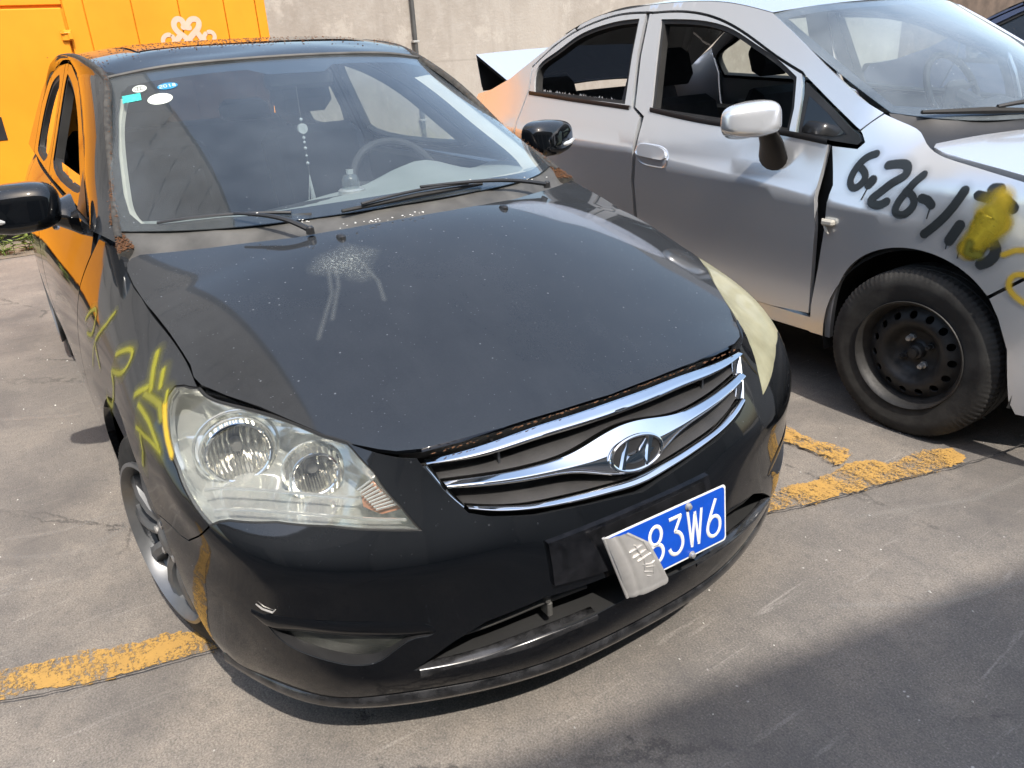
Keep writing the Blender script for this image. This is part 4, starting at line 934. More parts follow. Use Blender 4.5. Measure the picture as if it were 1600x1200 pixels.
# bird lime and flaking paint along the arms
M['lime'] = mat_simple('bird_lime', (.74, .73, .69), .9, 0, .1, 100.)
m = MB(); r = np.random.RandomState(5)
for (a, c2) in (((-.06, -.300, .962), (-.19, -.41, .98)), ((-.15, .500, .958), (-.155, .22, .984)), ((-.035, -.24, .942), (-.020, .02, .945))):
    for i in range(26):
        t = r.rand() ** .8; p = np.array(a) + (np.array(c2) - np.array(a)) * t + r.normal(0, .003, 3) + (0, 0, .004); q = r.uniform(.0008, .0022)
        m.box(p, (q * 2.2, q * 2.4, q * .8), bev=q * .3)
m.build('bird_lime', M['lime'], cowl, False)['kind'] = 'stuff'

# --- headlamps
def fwd_pt(c, r, t): return (c[0], c[1] + r * math.cos(t), c[2] + r * math.sin(t))
HLuvL = UV(HLo)
for s in (1, -1):
    hu = HLuvL if s > 0 else uvside(HLuvL)
    D = inset(densify(hu, .012), .003); P = SHELL.ev(D); N = SHELL.nrm(D); c0 = P.mean(0)
    rings = [P - N * .006, P - N * .03 + (-.012, 0, 0), c0 + (P - c0) * .95 + np.array([-.13, -s * .012, -.004]), c0 + (P - c0) * .82 + np.array([-.175, -s * .02, -.006])]
    n_ = len(P); m = MB(); F = [(k * n_ + i, k * n_ + (i + 1) % n_, (k + 1) * n_ + (i + 1) % n_, (k + 1) * n_ + i) for k in range(3) for i in range(n_)]
    Vv = list(np.concatenate(rings)) + [rings[3].mean(0)]; F += [(3 * n_ + i, 3 * n_ + (i + 1) % n_, 4 * n_) for i in range(n_)]
    hl = m.add(Vv, F).build('headlight', M['housing'], car, True, 50)
    if s > 0: hl['label'] = 'headlight with a yellowed cloudy lens'
    else: hl['label'] = 'headlight with a clear lens and yellow paint on its outer edge'
    panel('lens', SHELL, hu, [], M['lens_clear'] if s < 0 else M['lens_cream'], hl, res=.02, gap=.003, depth=.012, edge=.010, off=-.0005)
    # dark rubber line round the lamp
    loop = SHELL.ev(densify(hu, .015)) - SHELL.nrm(densify(hu, .015)) * .006
    MB().tube(loop, .0042, 6, True).build('lamp_seal', M['rubber'], hl)
    def bowl(c, R, rim, depth, up=0.):
        c = np.array(c) * (1, s, 1); m = MB(); prof = [(-depth * (1 - (q ** 2)), R * q) for q in (0.02, .12, .25, .4, .55, .7, .85, 1.0)] + [(.006, R * 1.03), (.010, R * 1.08), (.004, rim), (-.02, rim * 1.01)]
        m.lathe(prof, 48, 'x'); V = np.array(m.V); a = math.radians(10); ca, sa = math.cos(a), math.sin(a)
        b2 = math.radians(s * 8); cb, sb = math.cos(b2), math.sin(b2)
        Rm = np.array([[cb, -sb, 0], [sb, cb, 0], [0, 0, 1]]); m.V = [tuple(Rm @ v + c) for v in V]
        o = m.build('reflector', M['reflector'], hl, True, 40)
        m = MB(); m.lathe([(-depth * .98, .012), (-depth * .5, .012), (-depth * .42, .009), (-depth * .40, .0005)], 16, 'x'); m.V = [tuple(Rm @ np.array(v) + c) for v in m.V]
        m.build('bulb', M['grey_plastic'], hl)
        m = MB(); ring = [Rm @ np.array([.008, R * 1.06 * math.cos(t), R * 1.06 * math.sin(t)]) + c for t in np.linspace(0, 6.2832, 49)[:-1]]
        m.tube(ring, .0035, 6, True)
        # facets across the lower half of the bowl
        for q in np.linspace(-.8, .8, 13):
            y = R * q; z0 = -R * math.sqrt(max(0, 1 - q * q)) * .96; z1 = -R * .30
            if z1 > z0 + .004:
                xx = lambda z: -depth * (1 - (y * y + z * z) / R ** 2) + .002
                m.tube([Rm @ np.array([xx(z), y, z]) + c for z in np.linspace(z0, z1, 5)], .0011, 4)
        m.build('bezel', M['chrome'], hl)
        for q_, dx_ in ((1.22, -.012),) if s > 0 else ((1.22, -.004), (1.40, -.020)):
            MB().tube([Rm @ np.array([dx_, R * q_ * math.cos(t), R * q_ * math.sin(t) * .97]) + c for t in np.linspace(0, 6.2832, 49)[:-1]], .0030, 6, True).build('bezel', M['housing'], hl)
    bowl((.424, .672, .640) if s < 0 else (.395, .655, .634), .058 if s < 0 else .050, .069 if s < 0 else .058, .055)
    bowl((.553, .567, .612), .041, .056, .045)
    # chrome swage under the bowls and stepped strips along the floor of the lamp
    low = HLo[19:25]
    for k, (dz, dx) in enumerate(((.010, -.028), (.030, -.080))):
        pts = resample([(x + dx, s * y, z + dz) for x, y, z in low], 16)
        MB().tube(pts, .0032, 6).build('lamp_trim', M['housing'], hl)
    # inner corner: clear ribbed lens with the amber indicator behind
    am = [(.682, .506, .632), (.707, .493, .612), (.735, .476, .585), (.720, .510, .580), (.695, .535, .595), (.678, .530, .617)]
    au = UV(am); au = au if s > 0 else uvside(au)
    panel('indicator', SHELL, au, [], M['amber'] if s < 0 else M['amber'], hl, res=.02, gap=0, depth=.002, edge=.01, off=-.022)
    q0 = SHELL.ev(au)
    for t in np.linspace(.12, .95, 9):
        a_ = q0[0] * (1 - t) + q0[2] * t; b_ = q0[5] * (1 - t) + q0[3] * t
        MB().tube([a_ - (.014, 0, 0), b_ - (.014, 0, 0)], .0022, 5).build('indicator_rib', M['housing'], hl)
    # outer wrap: side marker with upright flutes
    ow = [HLo[i] for i in (12, 13, 14, 15, 16, 17)]
    for t in ():
        q = resample(ow, 40)[int(t * 39)] * np.array([1, s, 1]); MB().tube([q + (-.006, -s * .010, .002), q + (.020, -s * .030, .006)], .003, 4).build('marker_flute', M['housing'], hl)

# --- grille
gr = MB(); A = []
for y in np.linspace(-.43, .43, 41):
    t = abs(y) / .43; A.append([(.80 - .075 * t ** 2 - .06 + dx, y, z) for dx, z in ((-.035, .69), (-.02, .64), (-.0, .585), (.02, .52), (.035, .48))])
grille = gr.grid(A).build('grille', M['grey_plastic'], car)
for y in (-.27, .27):
    for z in (.628, .556): MB().box((.775 - .085 * (y / .4) ** 2 - .004, y, z), (.03, .005, .05)).build('grille_rib', M['plastic'], grille, False)
TU = [(.72,-.413,.657),(.73,-.38,.659),(.743,-.318,.662),(.757,-.184,.670),(.764,-.097,.671),(.768,0,.672)]
TL = [(.726,-.41,.648),(.735,-.383,.647),(.751,-.327,.644),(.769,-.195,.647),(.777,-.108,.647),(.781,0,.647)]
full = lambda P: P + mirror(P[:-1])[::-1]
def slat(A_, B_, da, db):
    A_, B_ = resample(full(A_), 60), resample(full(B_), 60)
    MB().grid([[a + np.array(da) - (.02, 0, .0), a + np.array(da), a * .5 + b_ * .5 + (np.array(da) + np.array(db)) / 2 + (.004, 0, .003), b_ + np.array(db), b_ + np.array(db) - (.012, 0, .012)] for a, b_ in zip(A_, B_)]).build('grille_slat', M['slat'], grille, True, 40)
bar('grille_bar', full(TU), full(TL), M['chrome'], grille, 70, .012, -.002, 9, ridge=.72)
MU = [(.747,-.393,.618),(.761,-.349,.615),(.779,-.276,.609),(.79,-.212,.606),(.797,-.156,.607),(.797,-.109,.612),(.795,-.059,.621),(.793,0,.626)]
ML = [(.756,-.388,.604),(.772,-.343,.598),(.788,-.284,.590),(.801,-.22,.583),(.809,-.166,.577),(.816,-.125,.568),(.828,-.075,.552),(.840,0,.540)]
bar('grille_bar', full(MU), full(ML), M['chrome'], grille, 110, .013, .0, 11, ridge=.66)
LU = [(.78,-.367,.573),(.796,-.327,.562),(.819,-.235,.544),(.826,-.181,.538),(.833,-.124,.533),(.839,-.064,.529),(.8425,-.008,.5255),(.8425,0,.5255)]
LL = [(.786,-.364,.565),(.799,-.329,.554),(.823,-.238,.535),(.831,-.184,.527),(.838,-.128,.521),(.844,-.068,.516),(.847,-.008,.512),(.847,0,.512)]
bar('grille_bar', full(LU), full(LL), M['chrome'], grille, 90, .007, -.001, 9, ridge=.7)
for s in (1, -1):
    bar('grille_bar', [(x - .004, -s * y, z) for x, y, z in [(.728,-.412,.648),(.745,-.400,.622),(.762,-.388,.597),(.782,-.369,.570)]], [(x - .004, -s * y, z) for x, y, z in [(.724,-.419,.646),(.741,-.407,.620),(.759,-.394,.595),(.780,-.374,.567)]], M['chrome'], grille, 20, .003, 0., 5)
slat(TL, MU, (-.055, 0, -.018), (-.020, 0, -.004))
slat(ML, LU, (-.055, 0, -.016), (-.018, 0, -.003))
# brown dirt lodged along the bonnet's lip
m = MB(); r = np.random.RandomState(2)
for k in range(130):
    t = r.rand(); y = (t * 2 - 1) * .40; p = np.array([np.interp(abs(y), [0, .1, .2, .32, .41], [.772, .767, .760, .746, .724]), y, np.interp(abs(y), [0, .1, .2, .32, .41], [.676, .675, .673, .666, .660])])
    q = r.uniform(.0006, .0016); m.box(p + r.normal(0, .0009, 3) + (-.004, 0, .006), (q, q * 4, q), bev=q * .2)
m.build('dirt', M['debris'], grille, False)['kind'] = 'stuff'

# --- maker's oval on the middle bar
EC = np.array([.826, 0, .5755]); ex = np.array([0, 1., 0]); ey = np.array([-.395, 0, .92]); ey /= np.linalg.norm(ey); en = np.cross(ex, ey)
E2 = lambda a, b_, h=0.: EC + ex * a + ey * b_ + en * h
RA, RB = .066, .033
m = MB(); V = [E2(0, 0, .006)] + [E2(RA * math.cos(t), RB * math.sin(t), .006) for t in np.linspace(0, 6.2832, 49)[:-1]]
em = m.add(V, [(0, i + 1, (i + 1) % 48 + 1) for i in range(48)]).build('emblem', M['plastic'], grille, False)
MB().tube([E2(RA * math.cos(t), RB * math.sin(t), .008) for t in np.linspace(0, 6.2832, 65)[:-1]], .0042, 8, True).build('emblem_ring', M['chrome'], em)
def stroke3(pts, w, name, par, mat, h0=.007, h1=.0115, n=20):
    Q = resample(pts, n); W_ = np.interp(np.linspace(0, 1, n), np.linspace(0, 1, len(w)), w) / 2; T = np.gradient(Q, axis=0); T /= np.linalg.norm(T, axis=1)[:, None]; Nn = np.stack([-T[:, 1], T[:, 0]], 1)
    A = [[E2(*(q + k * a), h) for a, h in ((n_ * 1, h0), (n_ * .55, h1), (n_ * -.55, h1), (n_ * -1, h0))] if False else [E2(*(q + n_ * u * a), h) for u, h in ((1, h0), (.5, h1), (-.5, h1), (-1, h0))] for q, n_, a in zip(Q, Nn, W_) for k in [0]]
    return MB().grid(A).build(name, mat, par, True, 25)
stroke3([(-.045, -.0225), (-.033, .0), (-.015, .0305)], [.017, .013, .007], 'emblem_letter', em, M['chrome'])
stroke3([(.015, -.0305), (.031, .0), (.043, .0225)], [.007, .015, .021], 'emblem_letter', em, M['chrome'])
stroke3([(-.040, -.017), (-.026, -.006), (.0, -.001), (.016, .007), (.030, .020)], [.004, .012, .010, .012, .010], 'emblem_letter', em, M['chrome'])

# --- number plate: screwed on askew, its left end folded over so the bare back shows
PX = np.array([.893, .190, .4655]); PY0 = np.array([.896, -.142, .470]); pz = np.array([.905, .202, .3325]) - PX
pu = PY0 - PX; PW = np.linalg.norm(pu); pu /= PW; pz = pz - pu * (pz @ pu); PH = np.linalg.norm(pz); pz /= PH; pn = np.cross(pz, pu); pn *= np.sign(pn[0])
PL = lambda a, b_, h=0.: PX + pu * a + pz * b_ + pn * h        # a: from the right-hand edge, b: down
A = []
for y in np.linspace(-.243, .178, 22):
    col = []
    for q in (0., .02, .04, .5, .96, .98, 1.):
        z = np.interp(y, [-.243, .178], [.486, .486]) * (1 - q) + np.interp(y, [-.243, .178], [.388, .352]) * q
        p = SHELL.ev(SHELL.inv([(.87, y, z)]))[0]; col.append(p + np.array([-.02 if q in (0., 1.) else .012, 0, 0]))
    A.append(col)
A = [[p - (.03, 0, 0) for p in A[0]]] + A + [[p - (.03, 0, 0) for p in A[-1]]]
pb = MB().grid(A).build('plate_bracket', M['gloss_black'], car, True, 30)
def rrect(w, h, r, n=5, a0=0., b0=0.):
    P = []
    for cx, cy, s0 in ((w - r, r, -90), (w - r, h - r, 0), (r, h - r, 90), (r, r, 180)):
        for t in np.linspace(s0, s0 + 90, n): P.append((a0 + cx + r * math.cos(math.radians(t)), b0 + cy + r * math.sin(math.radians(t))))
    return P
fold = lambda b_: PW - .052 * (b_ / PH) if False else PW - .050 * b_ / PH
def plate_poly(d):
    P = [(d + .008, d), (PW - d * .2 - .0, d), (fold(PH) , PH - d), (d + .008, PH - d)]
    c1 = [(d + .008 - .008 * math.sin(t), PH - d - .008 + .008 * math.cos(t)) for t in np.linspace(0, math.pi / 2, 5)]
    c2 = [(d + .008 - .008 * math.cos(t), d + .008 - .008 * math.sin(t)) for t in np.linspace(0, math.pi / 2, 5)]
    return [(PW, d), (fold(PH), PH - d)] + c1 + c2
def slab(poly, h0, h1, name, mat, par):
    n = len(poly); V = [PL(a, b_, h1) for a, b_ in poly] + [PL(a, b_, h0) for a, b_ in poly]
    return MB().add(V, [tuple(range(n)), tuple(range(2 * n - 1, n - 1, -1))] + [(i, n + i, n + (i + 1) % n, (i + 1) % n) for i in range(n)]).build(name, mat, par, False)
plate = slab(plate_poly(0.), .004, .0052, 'number_plate', M['white'], car); plate['label'] = 'blue number plate with its end folded over'
slab(plate_poly(.0042), .0052, .0058, 'plate_face', M['plate_blue'], plate)
CW, CH, GP = .0435, .0875, .0115
chars = {'8': [[(.5 + .36 * math.cos(t), .26 + .235 * math.sin(t)) for t in np.linspace(.5 * math.pi, 2.5 * math.pi, 21)], [(.5 + .44 * math.cos(t), .735 + .235 * math.sin(t)) for t in np.linspace(-.5 * math.pi, 1.5 * math.pi, 21)]],
 '3': [[(.08, .02), (.86, .02), (.46, .38), (.72, .46), (.92, .64), (.86, .88), (.55, .985), (.22, .92), (.06, .76)]],
 'W': [[(.03, .0), (.27, 1.)], [(.27, 1.), (.5, .08)], [(.5, .08), (.73, 1.)], [(.73, 1.), (.97, .0)]],
 '6': [[(.66, .0), (.36, .32), (.14, .60), (.08, .78), (.26, .95), (.52, .995), (.82, .92), (.94, .74), (.84, .55), (.56, .46), (.30, .50), (.14, .62)]]}
for i, ch in enumerate('6W38'):
    a0 = .0155 + i * (CW + GP) + CW; b0 = (PH - CH) / 2
    for path in chars[ch]:
        P = np.array([(a0 - x * CW, b0 + y * CH) for x, y in path]); Q = resample(P, 40) if len(P) > 2 and ch != '3' else densify(np.array(P), .003)[:-1][:int(np.linalg.norm(P[-1] - P[0]) / .003)] if len(P) == 2 else resample(P[2:], 30)
        if ch == '3': Q = np.concatenate([P[:2], P[2:3], Q])
        T = np.gradient(Q, axis=0); T /= np.linalg.norm(T, axis=1)[:, None] + 1e-9; Nn = np.stack([-T[:, 1], T[:, 0]], 1); hw = .0042 if ch != 'W' else .0036
        if ch == '3':
            Q = np.concatenate([densify(np.array([P[0], P[1]]), .004)[: 10], resample(P[1:3], 12), resample(P[2:], 30)]); T = np.gradient(Q, axis=0); T /= np.linalg.norm(T, axis=1)[:, None] + 1e-9; Nn = np.stack([-T[:, 1], T[:, 0]], 1)
        A = [[PL(*(q + n_ * hw), .0058), PL(*(q + n_ * hw * .6), .0072), PL(*(q - n_ * hw * .6), .0072), PL(*(q - n_ * hw), .0058)] for q, n_ in zip(Q, Nn)]
        MB().grid(A).build('plate_character', M['white'], plate, True, 60)
for a, b_ in ((.1115, .012), (.1050, PH - .006)):
    c = PL(a, b_, .006); m = MB(); m.lathe([(0, .0085), (.002, .0085), (.0025, .0062), (.0075, .0058), (.0085, .004), (.0085, .0002)], 18, 'x'); m.V = [tuple(np.array(v) + c) for v in m.V]
    m.build('plate_bolt', M['bolt'], plate)
# the folded end: bare back, turned over a slanting fold, with the stamped sign showing through in reverse
f0, f1 = PL(PW, 0, .006), PL(PW - .050, PH + .020, .006)
fl_n = pn
def FLP(a, b_, h=0.):      # a: along the flap away from the fold, b: down the fold
    t = b_; o_ = f0 + (f1 - f0) * t; w_ = PX - PY0; w_ = w_ / np.linalg.norm(w_)
    w2 = w_ * math.cos(-.15) + (-pz) * math.sin(-.15) if False else w_ * .985 + pz * -.02
    lift = .012 * (1 - math.exp(-a / .012)) + .05 * a
    if a < .0: lift = 0
    return o_ + w2 * a + pn * (lift + h)
FW = .100
def flap_w(t): return float(np.interp(t, [0, .0, .24, .93, 1.0], [.048, .048, .082, .098, .092]))
na, nb = 26, 30; A = np.zeros((nb, na, 3))
for j, t in enumerate(np.linspace(0, 1, nb)):
    w = flap_w(t)
    for i, a in enumerate(np.linspace(0, 1, na)):
        aa = a * w; bead = .0016 * math.exp(-(((w - aa) - .006) / .0025) ** 2) + .0016 * math.exp(-(((1 - t) * .17 - .006) / .0025) ** 2) + .0008 * math.sin(aa * 60 + t * 5)
        groove = -.003 * math.exp(-((aa - (.020 + .006 * math.sin(t * 3))) / .005) ** 2)
        A[j, i] = FLP(aa, t, bead + groove + .004 * math.sin(t * 3.1))
fl_o = MB().grid(A).build('folded_end', M['alu'], plate); fl_o['label'] = 'folded over end showing its bare silver back'
cr_ = MB().tube([FLP(-.0005, t, -.002) for t in np.linspace(0, 1, 14)], .0035, 8).build('fold_crease', M['alu'], plate)
emb = [[(.040, .30), (.078, .26)], [(.044, .40), (.082, .35)], [(.060, .22), (.066, .44)], [(.084, .20), (.088, .38)], [(.052, .48), (.095, .43)], [(.072, .44), (.060, .66)], [(.060, .56), (.082, .60), (.098, .56)],
       [(.066, .62), (.090, .66)], [(.058, .68), (.080, .74)], [(.060, .76), (.072, .80)], [(.088, .60), (.078, .78)]]
for p in emb:
    Q = resample(p, 8) if len(p) == 2 else resample(p, 8)
    MB().tube([FLP(a * .9 - .004, t * .95, .0006 + .004 * math.sin(t * 3.1)) for a, t in Q], [.0008, .0017, .0019, .0019, .0019, .0019, .0017, .0008], 6).build('stamped_stroke', M['alu'], plate)

# --- fog lamps in their pockets
for s in (1, -1):
    fu = fogL if s > 0 else fogR
    pk = cavity('fog_pocket', fu, .07, M['plastic'], bumper, .9)
    BU = [(.603,.741,.408),(.628,.719,.399),(.663,.682,.395),(.727,.592,.385),(.781,.486,.367),(.791,.463,.353),(.793,.460,.344)]; BL_ = [(.605,.737,.39),(.618,.722,.358),(.650,.690,.356),(.695,.642,.355),(.751,.549,.338),(.779,.491,.331),(.79,.465,.333)]
    bar('fog_blade', [(x - .002, s * y, z) for x, y, z in BU], [(x - .008, s * y, z) for x, y, z in BL_], M['black'], pk, 30, .006, .0, 7)
    c = np.array([.705 - .022, s * .600, .335]); m = MB(); V = []
    for k in range(7):
        q = k / 6
        for t in np.linspace(0, 6.2832, 33)[:-1]:
            yy = .100 * q * math.cos(t); zz = .060 * q * math.sin(t); V.append(c + (.018 * (1 - q * q) - yy * s * .95 * 1.0 * .78, yy, zz))
    F = [(k * 32 + i, k * 32 + (i + 1) % 32, (k + 1) * 32 + (i + 1) % 32, (k + 1) * 32 + i) for k in range(6) for i in range(32)]
    m.add(V, F).build('fog_lamp', MATS.get('fog_lens') or mat_simple('fog_lens', (.075, .078, .068), .12, .45, .35, 14., coat=.6), pk)
    MB().tube([c + (-yy * s * .741, yy, zz) for yy, zz in [(.101 * math.cos(t), .061 * math.sin(t)) for t in np.linspace(math.pi, 2 * math.pi, 20)]], .003, 6).build('fog_trim', M['bolt'], pk)
# torn tow-eye tab at the pocket's outer corner
MB().tube([(.617, -.735, .424), (.624, -.727, .413), (.638, -.713, .407), (.645, -.708, .416)], [.0012, .002, .002, .001], 6).build('broken_tab', M['alu'], bumper)

# --- door mirrors
def mirror_unit(car_, s, C_, size, mat, base_mat, parent, arm_to, tilt=.0, lens=False, name='door_mirror', ar_=1.):
    """rounded housing with its glass to the rear, on an arm"""
    m = MB(); nu, nv = 36, 22; V = []
    for i in range(nu):
        a = 2 * math.pi * i / nu
        for j in range(nv + 1):
            b_ = -math.pi / 2 + math.pi * j / nv; e = .56
            f = lambda q: math.copysign(abs(q) ** e, q)
            x = f(math.sin(b_)); rr = abs(math.cos(b_)) ** e; y = f(math.cos(a)) * rr; z = f(math.sin(a)) * rr
            if x < 0: x *= .25
            taper = 1 - .22 * max(0, (y * s)) ** 2 if False else 1 - .20 * max(0., y)
            x *= (1 - .35 * max(0, y)); z *= taper
            V.append((x * size[0] * (1 - .12 * z), y * size[1], z * size[2] * (.82 if z < 0 else 1.) - .06 * size[2] * (1 - abs(y))))
    F = [(i * (nv + 1) + j, ((i + 1) % nu) * (nv + 1) + j, ((i + 1) % nu) * (nv + 1) + j + 1, i * (nv + 1) + j + 1) for i in range(nu) for j in range(nv)]
    V = np.array(V); V[:, 1] *= s; ct_, st_ = math.cos(tilt * s), math.sin(tilt * s)
    V = V @ np.array([[ct_, st_, 0], [-st_, ct_, 0], [0, 0, 1]]); o = m.add(V + np.array(C_), F).build(name, mat, parent, True, None)
    g = MB(); gv = []
    for t in np.linspace(0, 6.2832, 33)[:-1]:
        e = .75; f = lambda q: math.copysign(abs(q) ** e, q)
        gv.append((-.26 * size[0], s * f(math.cos(t)) * size[1] * .86, f(math.sin(t)) * size[2] * .84 - .01))
    gv = np.array(gv) @ np.array([[ct_, st_, 0], [-st_, ct_, 0], [0, 0, 1]]) + np.array(C_)
    g.add(gv, [tuple(range(32))]).build('mirror_glass', M['chrome'], o, False)
    A = np.array(arm_to, float); Bp = np.array(C_) + (0, -s * size[1] * .75, -size[2] * .35)
    P = resample([A, A * .6 + Bp * .4 + (.01, 0, .0), Bp], 10)
    ar = MB(); rad = np.linspace(1.15, .62, 10); Vv = []
    for p, r_ in zip(P, rad):
        for t in np.linspace(0, 6.2832, 17)[:-1]: Vv.append(p + np.array([math.cos(t) * .060 * r_ * (ar_ + 0. * r_), 0, math.sin(t) * .044 * r_ * ar_ ** .5]))
    ar.add(Vv, [(i * 16 + k, i * 16 + (k + 1) % 16, (i + 1) * 16 + (k + 1) % 16, (i + 1) * 16 + k) for i in range(9) for k in range(16)]).build('mirror_arm', base_mat, o)
    if lens:
        P = [(np.array([.93 * size[0] * math.cos(t) ** .6 + .002, s * size[1] * .82 * math.sin(t), .0]) @ np.array([[ct_, st_, 0], [-st_, ct_, 0], [0, 0, 1]])) + np.array(C_) for t in np.linspace(.45, 1.45, 10)]
    return o
for s in (1, -1):
    mo = mirror_unit(car, s, (-.735, s * .914, 1.005), (.088, .126, .074), M['black'], M['black'], car, (-.79, s * .758, .962), .20, ar_=1.5)
    # sail plate at the window's corner
    MB().grid([[(x, s * (gy(z) + .004), z) for z in np.linspace(.955, .955 + .11 * (1 - t) + .002, 4)] for t, x in zip(np.linspace(1, 0, 8), np.linspace(-.70, -.94, 8))]).build('mirror_sail', M['plastic'], mo)
    MB().tube(resample([(-.650, s * .938, .983), (-.656, s * .975, .988), (-.676, s * 1.012, .998)], 10), [.003, .007, .009, .009, .009, .009, .009, .008, .006, .003], 8).build('mirror_indicator', mat_simple('clear_lens_grey', (.55, .56, .56), .15, .3, .1, 20.) if 'clear_lens_grey' not in MATS else MATS['clear_lens_grey'], mo)

# --- wheels
def tyre_mesh(R, W, rim, blocks=96, bl_=.53):
    prof = [(-W * .42, rim * .985), (-W * .47, rim * 1.02), (-W * bl_, (rim + R) * .5), (-W * bl_, R - .035), (-W * .47, R - .012), (-W * .40, R - .002), (-W * .30, R), (-W * .24, R), (-W * .235, R - .007), (-W * .195, R - .007), (-W * .19, R),
            (-W * .03, R), (-W * .025, R - .007), (W * .025, R - .007), (W * .03, R), (W * .19, R), (W * .195, R - .007), (W * .235, R - .007), (W * .24, R), (W * .30, R), (W * .40, R - .002), (W * .47, R - .012), (W * bl_, R - .035), (W * bl_, (rim + R) * .5), (W * .47, rim * 1.02), (W * .42, rim * .985)]
    fn = lambda k, j, r: r - .0035 if (k % 3 == 0 and (j in (4, 5, 6, 7, 18, 19, 20, 21))) else r
    return MB().lathe(prof, blocks * 3, 'y', fn=fn)
def place(o, loc, steer=0., s=1): o.location = loc; o.rotation_euler = (0, 0, steer)
def alloy_wheel(loc, s, steer, R=.300, W=.185, rim=.205, spokes=10):
    w = bpy.data.objects.new('wheel', None); COL.objects.link(w); w.parent = car; place(w, loc, steer)
    tyre_mesh(R, W, rim, bl_=.49).build('tyre', M['tyre'], w, True, 30)
    q = s * W * 1.14
    m = MB().lathe([(-q * .45, rim * 1.03), (q * .30, rim * .90), (q * .40, rim * .97), (q * .47, rim * 1.03), (q * .52, rim * 1.035), (q * .53, rim * .99), (q * .46, rim * .955), (q * .30, rim * .92), (-q * .2, rim * .88), (-q * .25, rim * .3), (-q * .25, .001)], 72)
    rm = m.build('rim', M['alloy'], w, True, 40)
    for i in range(spokes):
        a = 2 * math.pi * i / spokes; m = MB(); A = []
        for rr, wd, ax in ((.045, .020, .36), (.09, .017, .44), (.14, .018, .45), (.175, .023, .42), (rim * .965, .030, .40)):
            c = np.array([rr * math.cos(a), 0, rr * math.sin(a)]); t = np.array([-math.sin(a), 0, math.cos(a)])
            A.append([c + t * wd + (0, q * (ax - .12), 0), c + t * wd * .8 + (0, q * ax, 0), c + (0, q * (ax + .03), 0), c - t * wd * .8 + (0, q * ax, 0), c - t * wd + (0, q * (ax - .12), 0)])
        m.grid(A).build('spoke', M['alloy'], rm, True, 40)
    MB().lathe([(q * .30, .062), (q * .42, .056), (q * .45, .036), (q * .47, .030), (q * .48, .001)], 32).build('hub_cap', M['alloy'], rm, True, 40)
    for i in range(5):
        a = 2 * math.pi * i / 5 + .3; m = MB().lathe([(q * .36, .0095), (q * .46, .0095), (q * .465, .006), (q * .465, .0005)], 6); m.V = [tuple(np.array(v) + (.047 * math.cos(a), 0, .047 * math.sin(a))) for v in m.V]; m.build('wheel_nut', M['bolt'], rm, False)
    MB().lathe([(-q * .3, .14), (-q * .05, .14), (-q * .05, .06), (-q * .3, .06)], 40).build('brake_disc', M['bolt'], w, True, 40)
    return w
b = NB('worn_tyre_rubber'); co = b.coord()
c = b.mixc(b.ramp(b.noise(7., 6, .6, co), [(.42, 0.), (.66, 1.)]), (.022, .021, .020), (.052, .050, .046))
M['tyre'] = b.fin(b.bsdf(Base_Color=c, Roughness=.82, Specular_IOR_Level=.3, Normal=b.bump(b.noise(60., 4), .2, .004)))
alloy_wheel((.025, -.728, .282), -1, math.radians(12), R=.282, W=.172)
alloy_wheel((.025, .728, .282), 1, math.radians(12), R=.282, W=.172)
alloy_wheel((-2.62, -.745, .296), -1, 0)
alloy_wheel((-2.62, .745, .296), 1, 0)
for s in (1, -1):
    for cx in (ARC[0], -2.62):
        m = MB(); A = []
        for a in np.linspace(2, 178, 26):
            c_, s_ = math.cos(math.radians(a)), math.sin(math.radians(a))
            A.append([(cx + r_ * c_, s * y, .30 + r_ * s_) for y, r_ in ((.800, .354), (.78, .362), (.56, .366), (.52, .30), (.52, .05))])
        m.grid(A).build('arch_liner', M['liner'], car)
# underbody
MB().box((-1.45, 0, .24), (3.9, 1.10, .06)).box((-1.35, 0, .28), (1.9, 1.50, .10)).build('underbody', M['liner'], car, False)

# --- yellow spray on the R wing, rust coloured litter in the corners of the scuttle
SP = {'a': [(-.439,-.824,.735),(-.379,-.81,.768),(-.312,-.805,.774),(-.308,-.814,.752),(-.402,-.832,.707)], 'b': [(-.165,-.773,.807),(-.191,-.796,.777),(-.275,-.824,.719)], 'c': [(-.282,-.827,.709),(-.24,-.832,.69),(-.202,-.835,.67)],
 'c2': [(-.295,-.831,.7),(-.313,-.844,.643)], 'd': [(-.041,-.803,.744),(-.004,-.789,.76),(.051,-.78,.762),(.059,-.792,.746),(-.045,-.822,.7),(-.015,-.827,.685),(-.01,-.835,.655),(-.108,-.842,.62)], 'e': [(.13,-.737,.781),(.165,-.756,.758),(.213,-.776,.732)],
 'f': [(.193,-.741,.761),(.231,-.759,.739)], 'g': [(.198,-.779,.733),(.169,-.803,.715)], 'h': [(.207,-.805,.704),(.284,-.801,.691),(.355,-.803,.667)], 'i': [(.233,-.822,.668),(.287,-.815,.667),(.367,-.803,.662)], 'j': [(.261,-.82,.665),(.287,-.825,.636),(.281,-.831,.605)],
 'k': [(.205,-.788,.723),(.274,-.773,.718),(.308,-.78,.703)], 'l': [(.258,-.751,.736),(.28,-.762,.724)]}
wing_r = [o for o in car.children if o.name.startswith('front_wing')][-1]
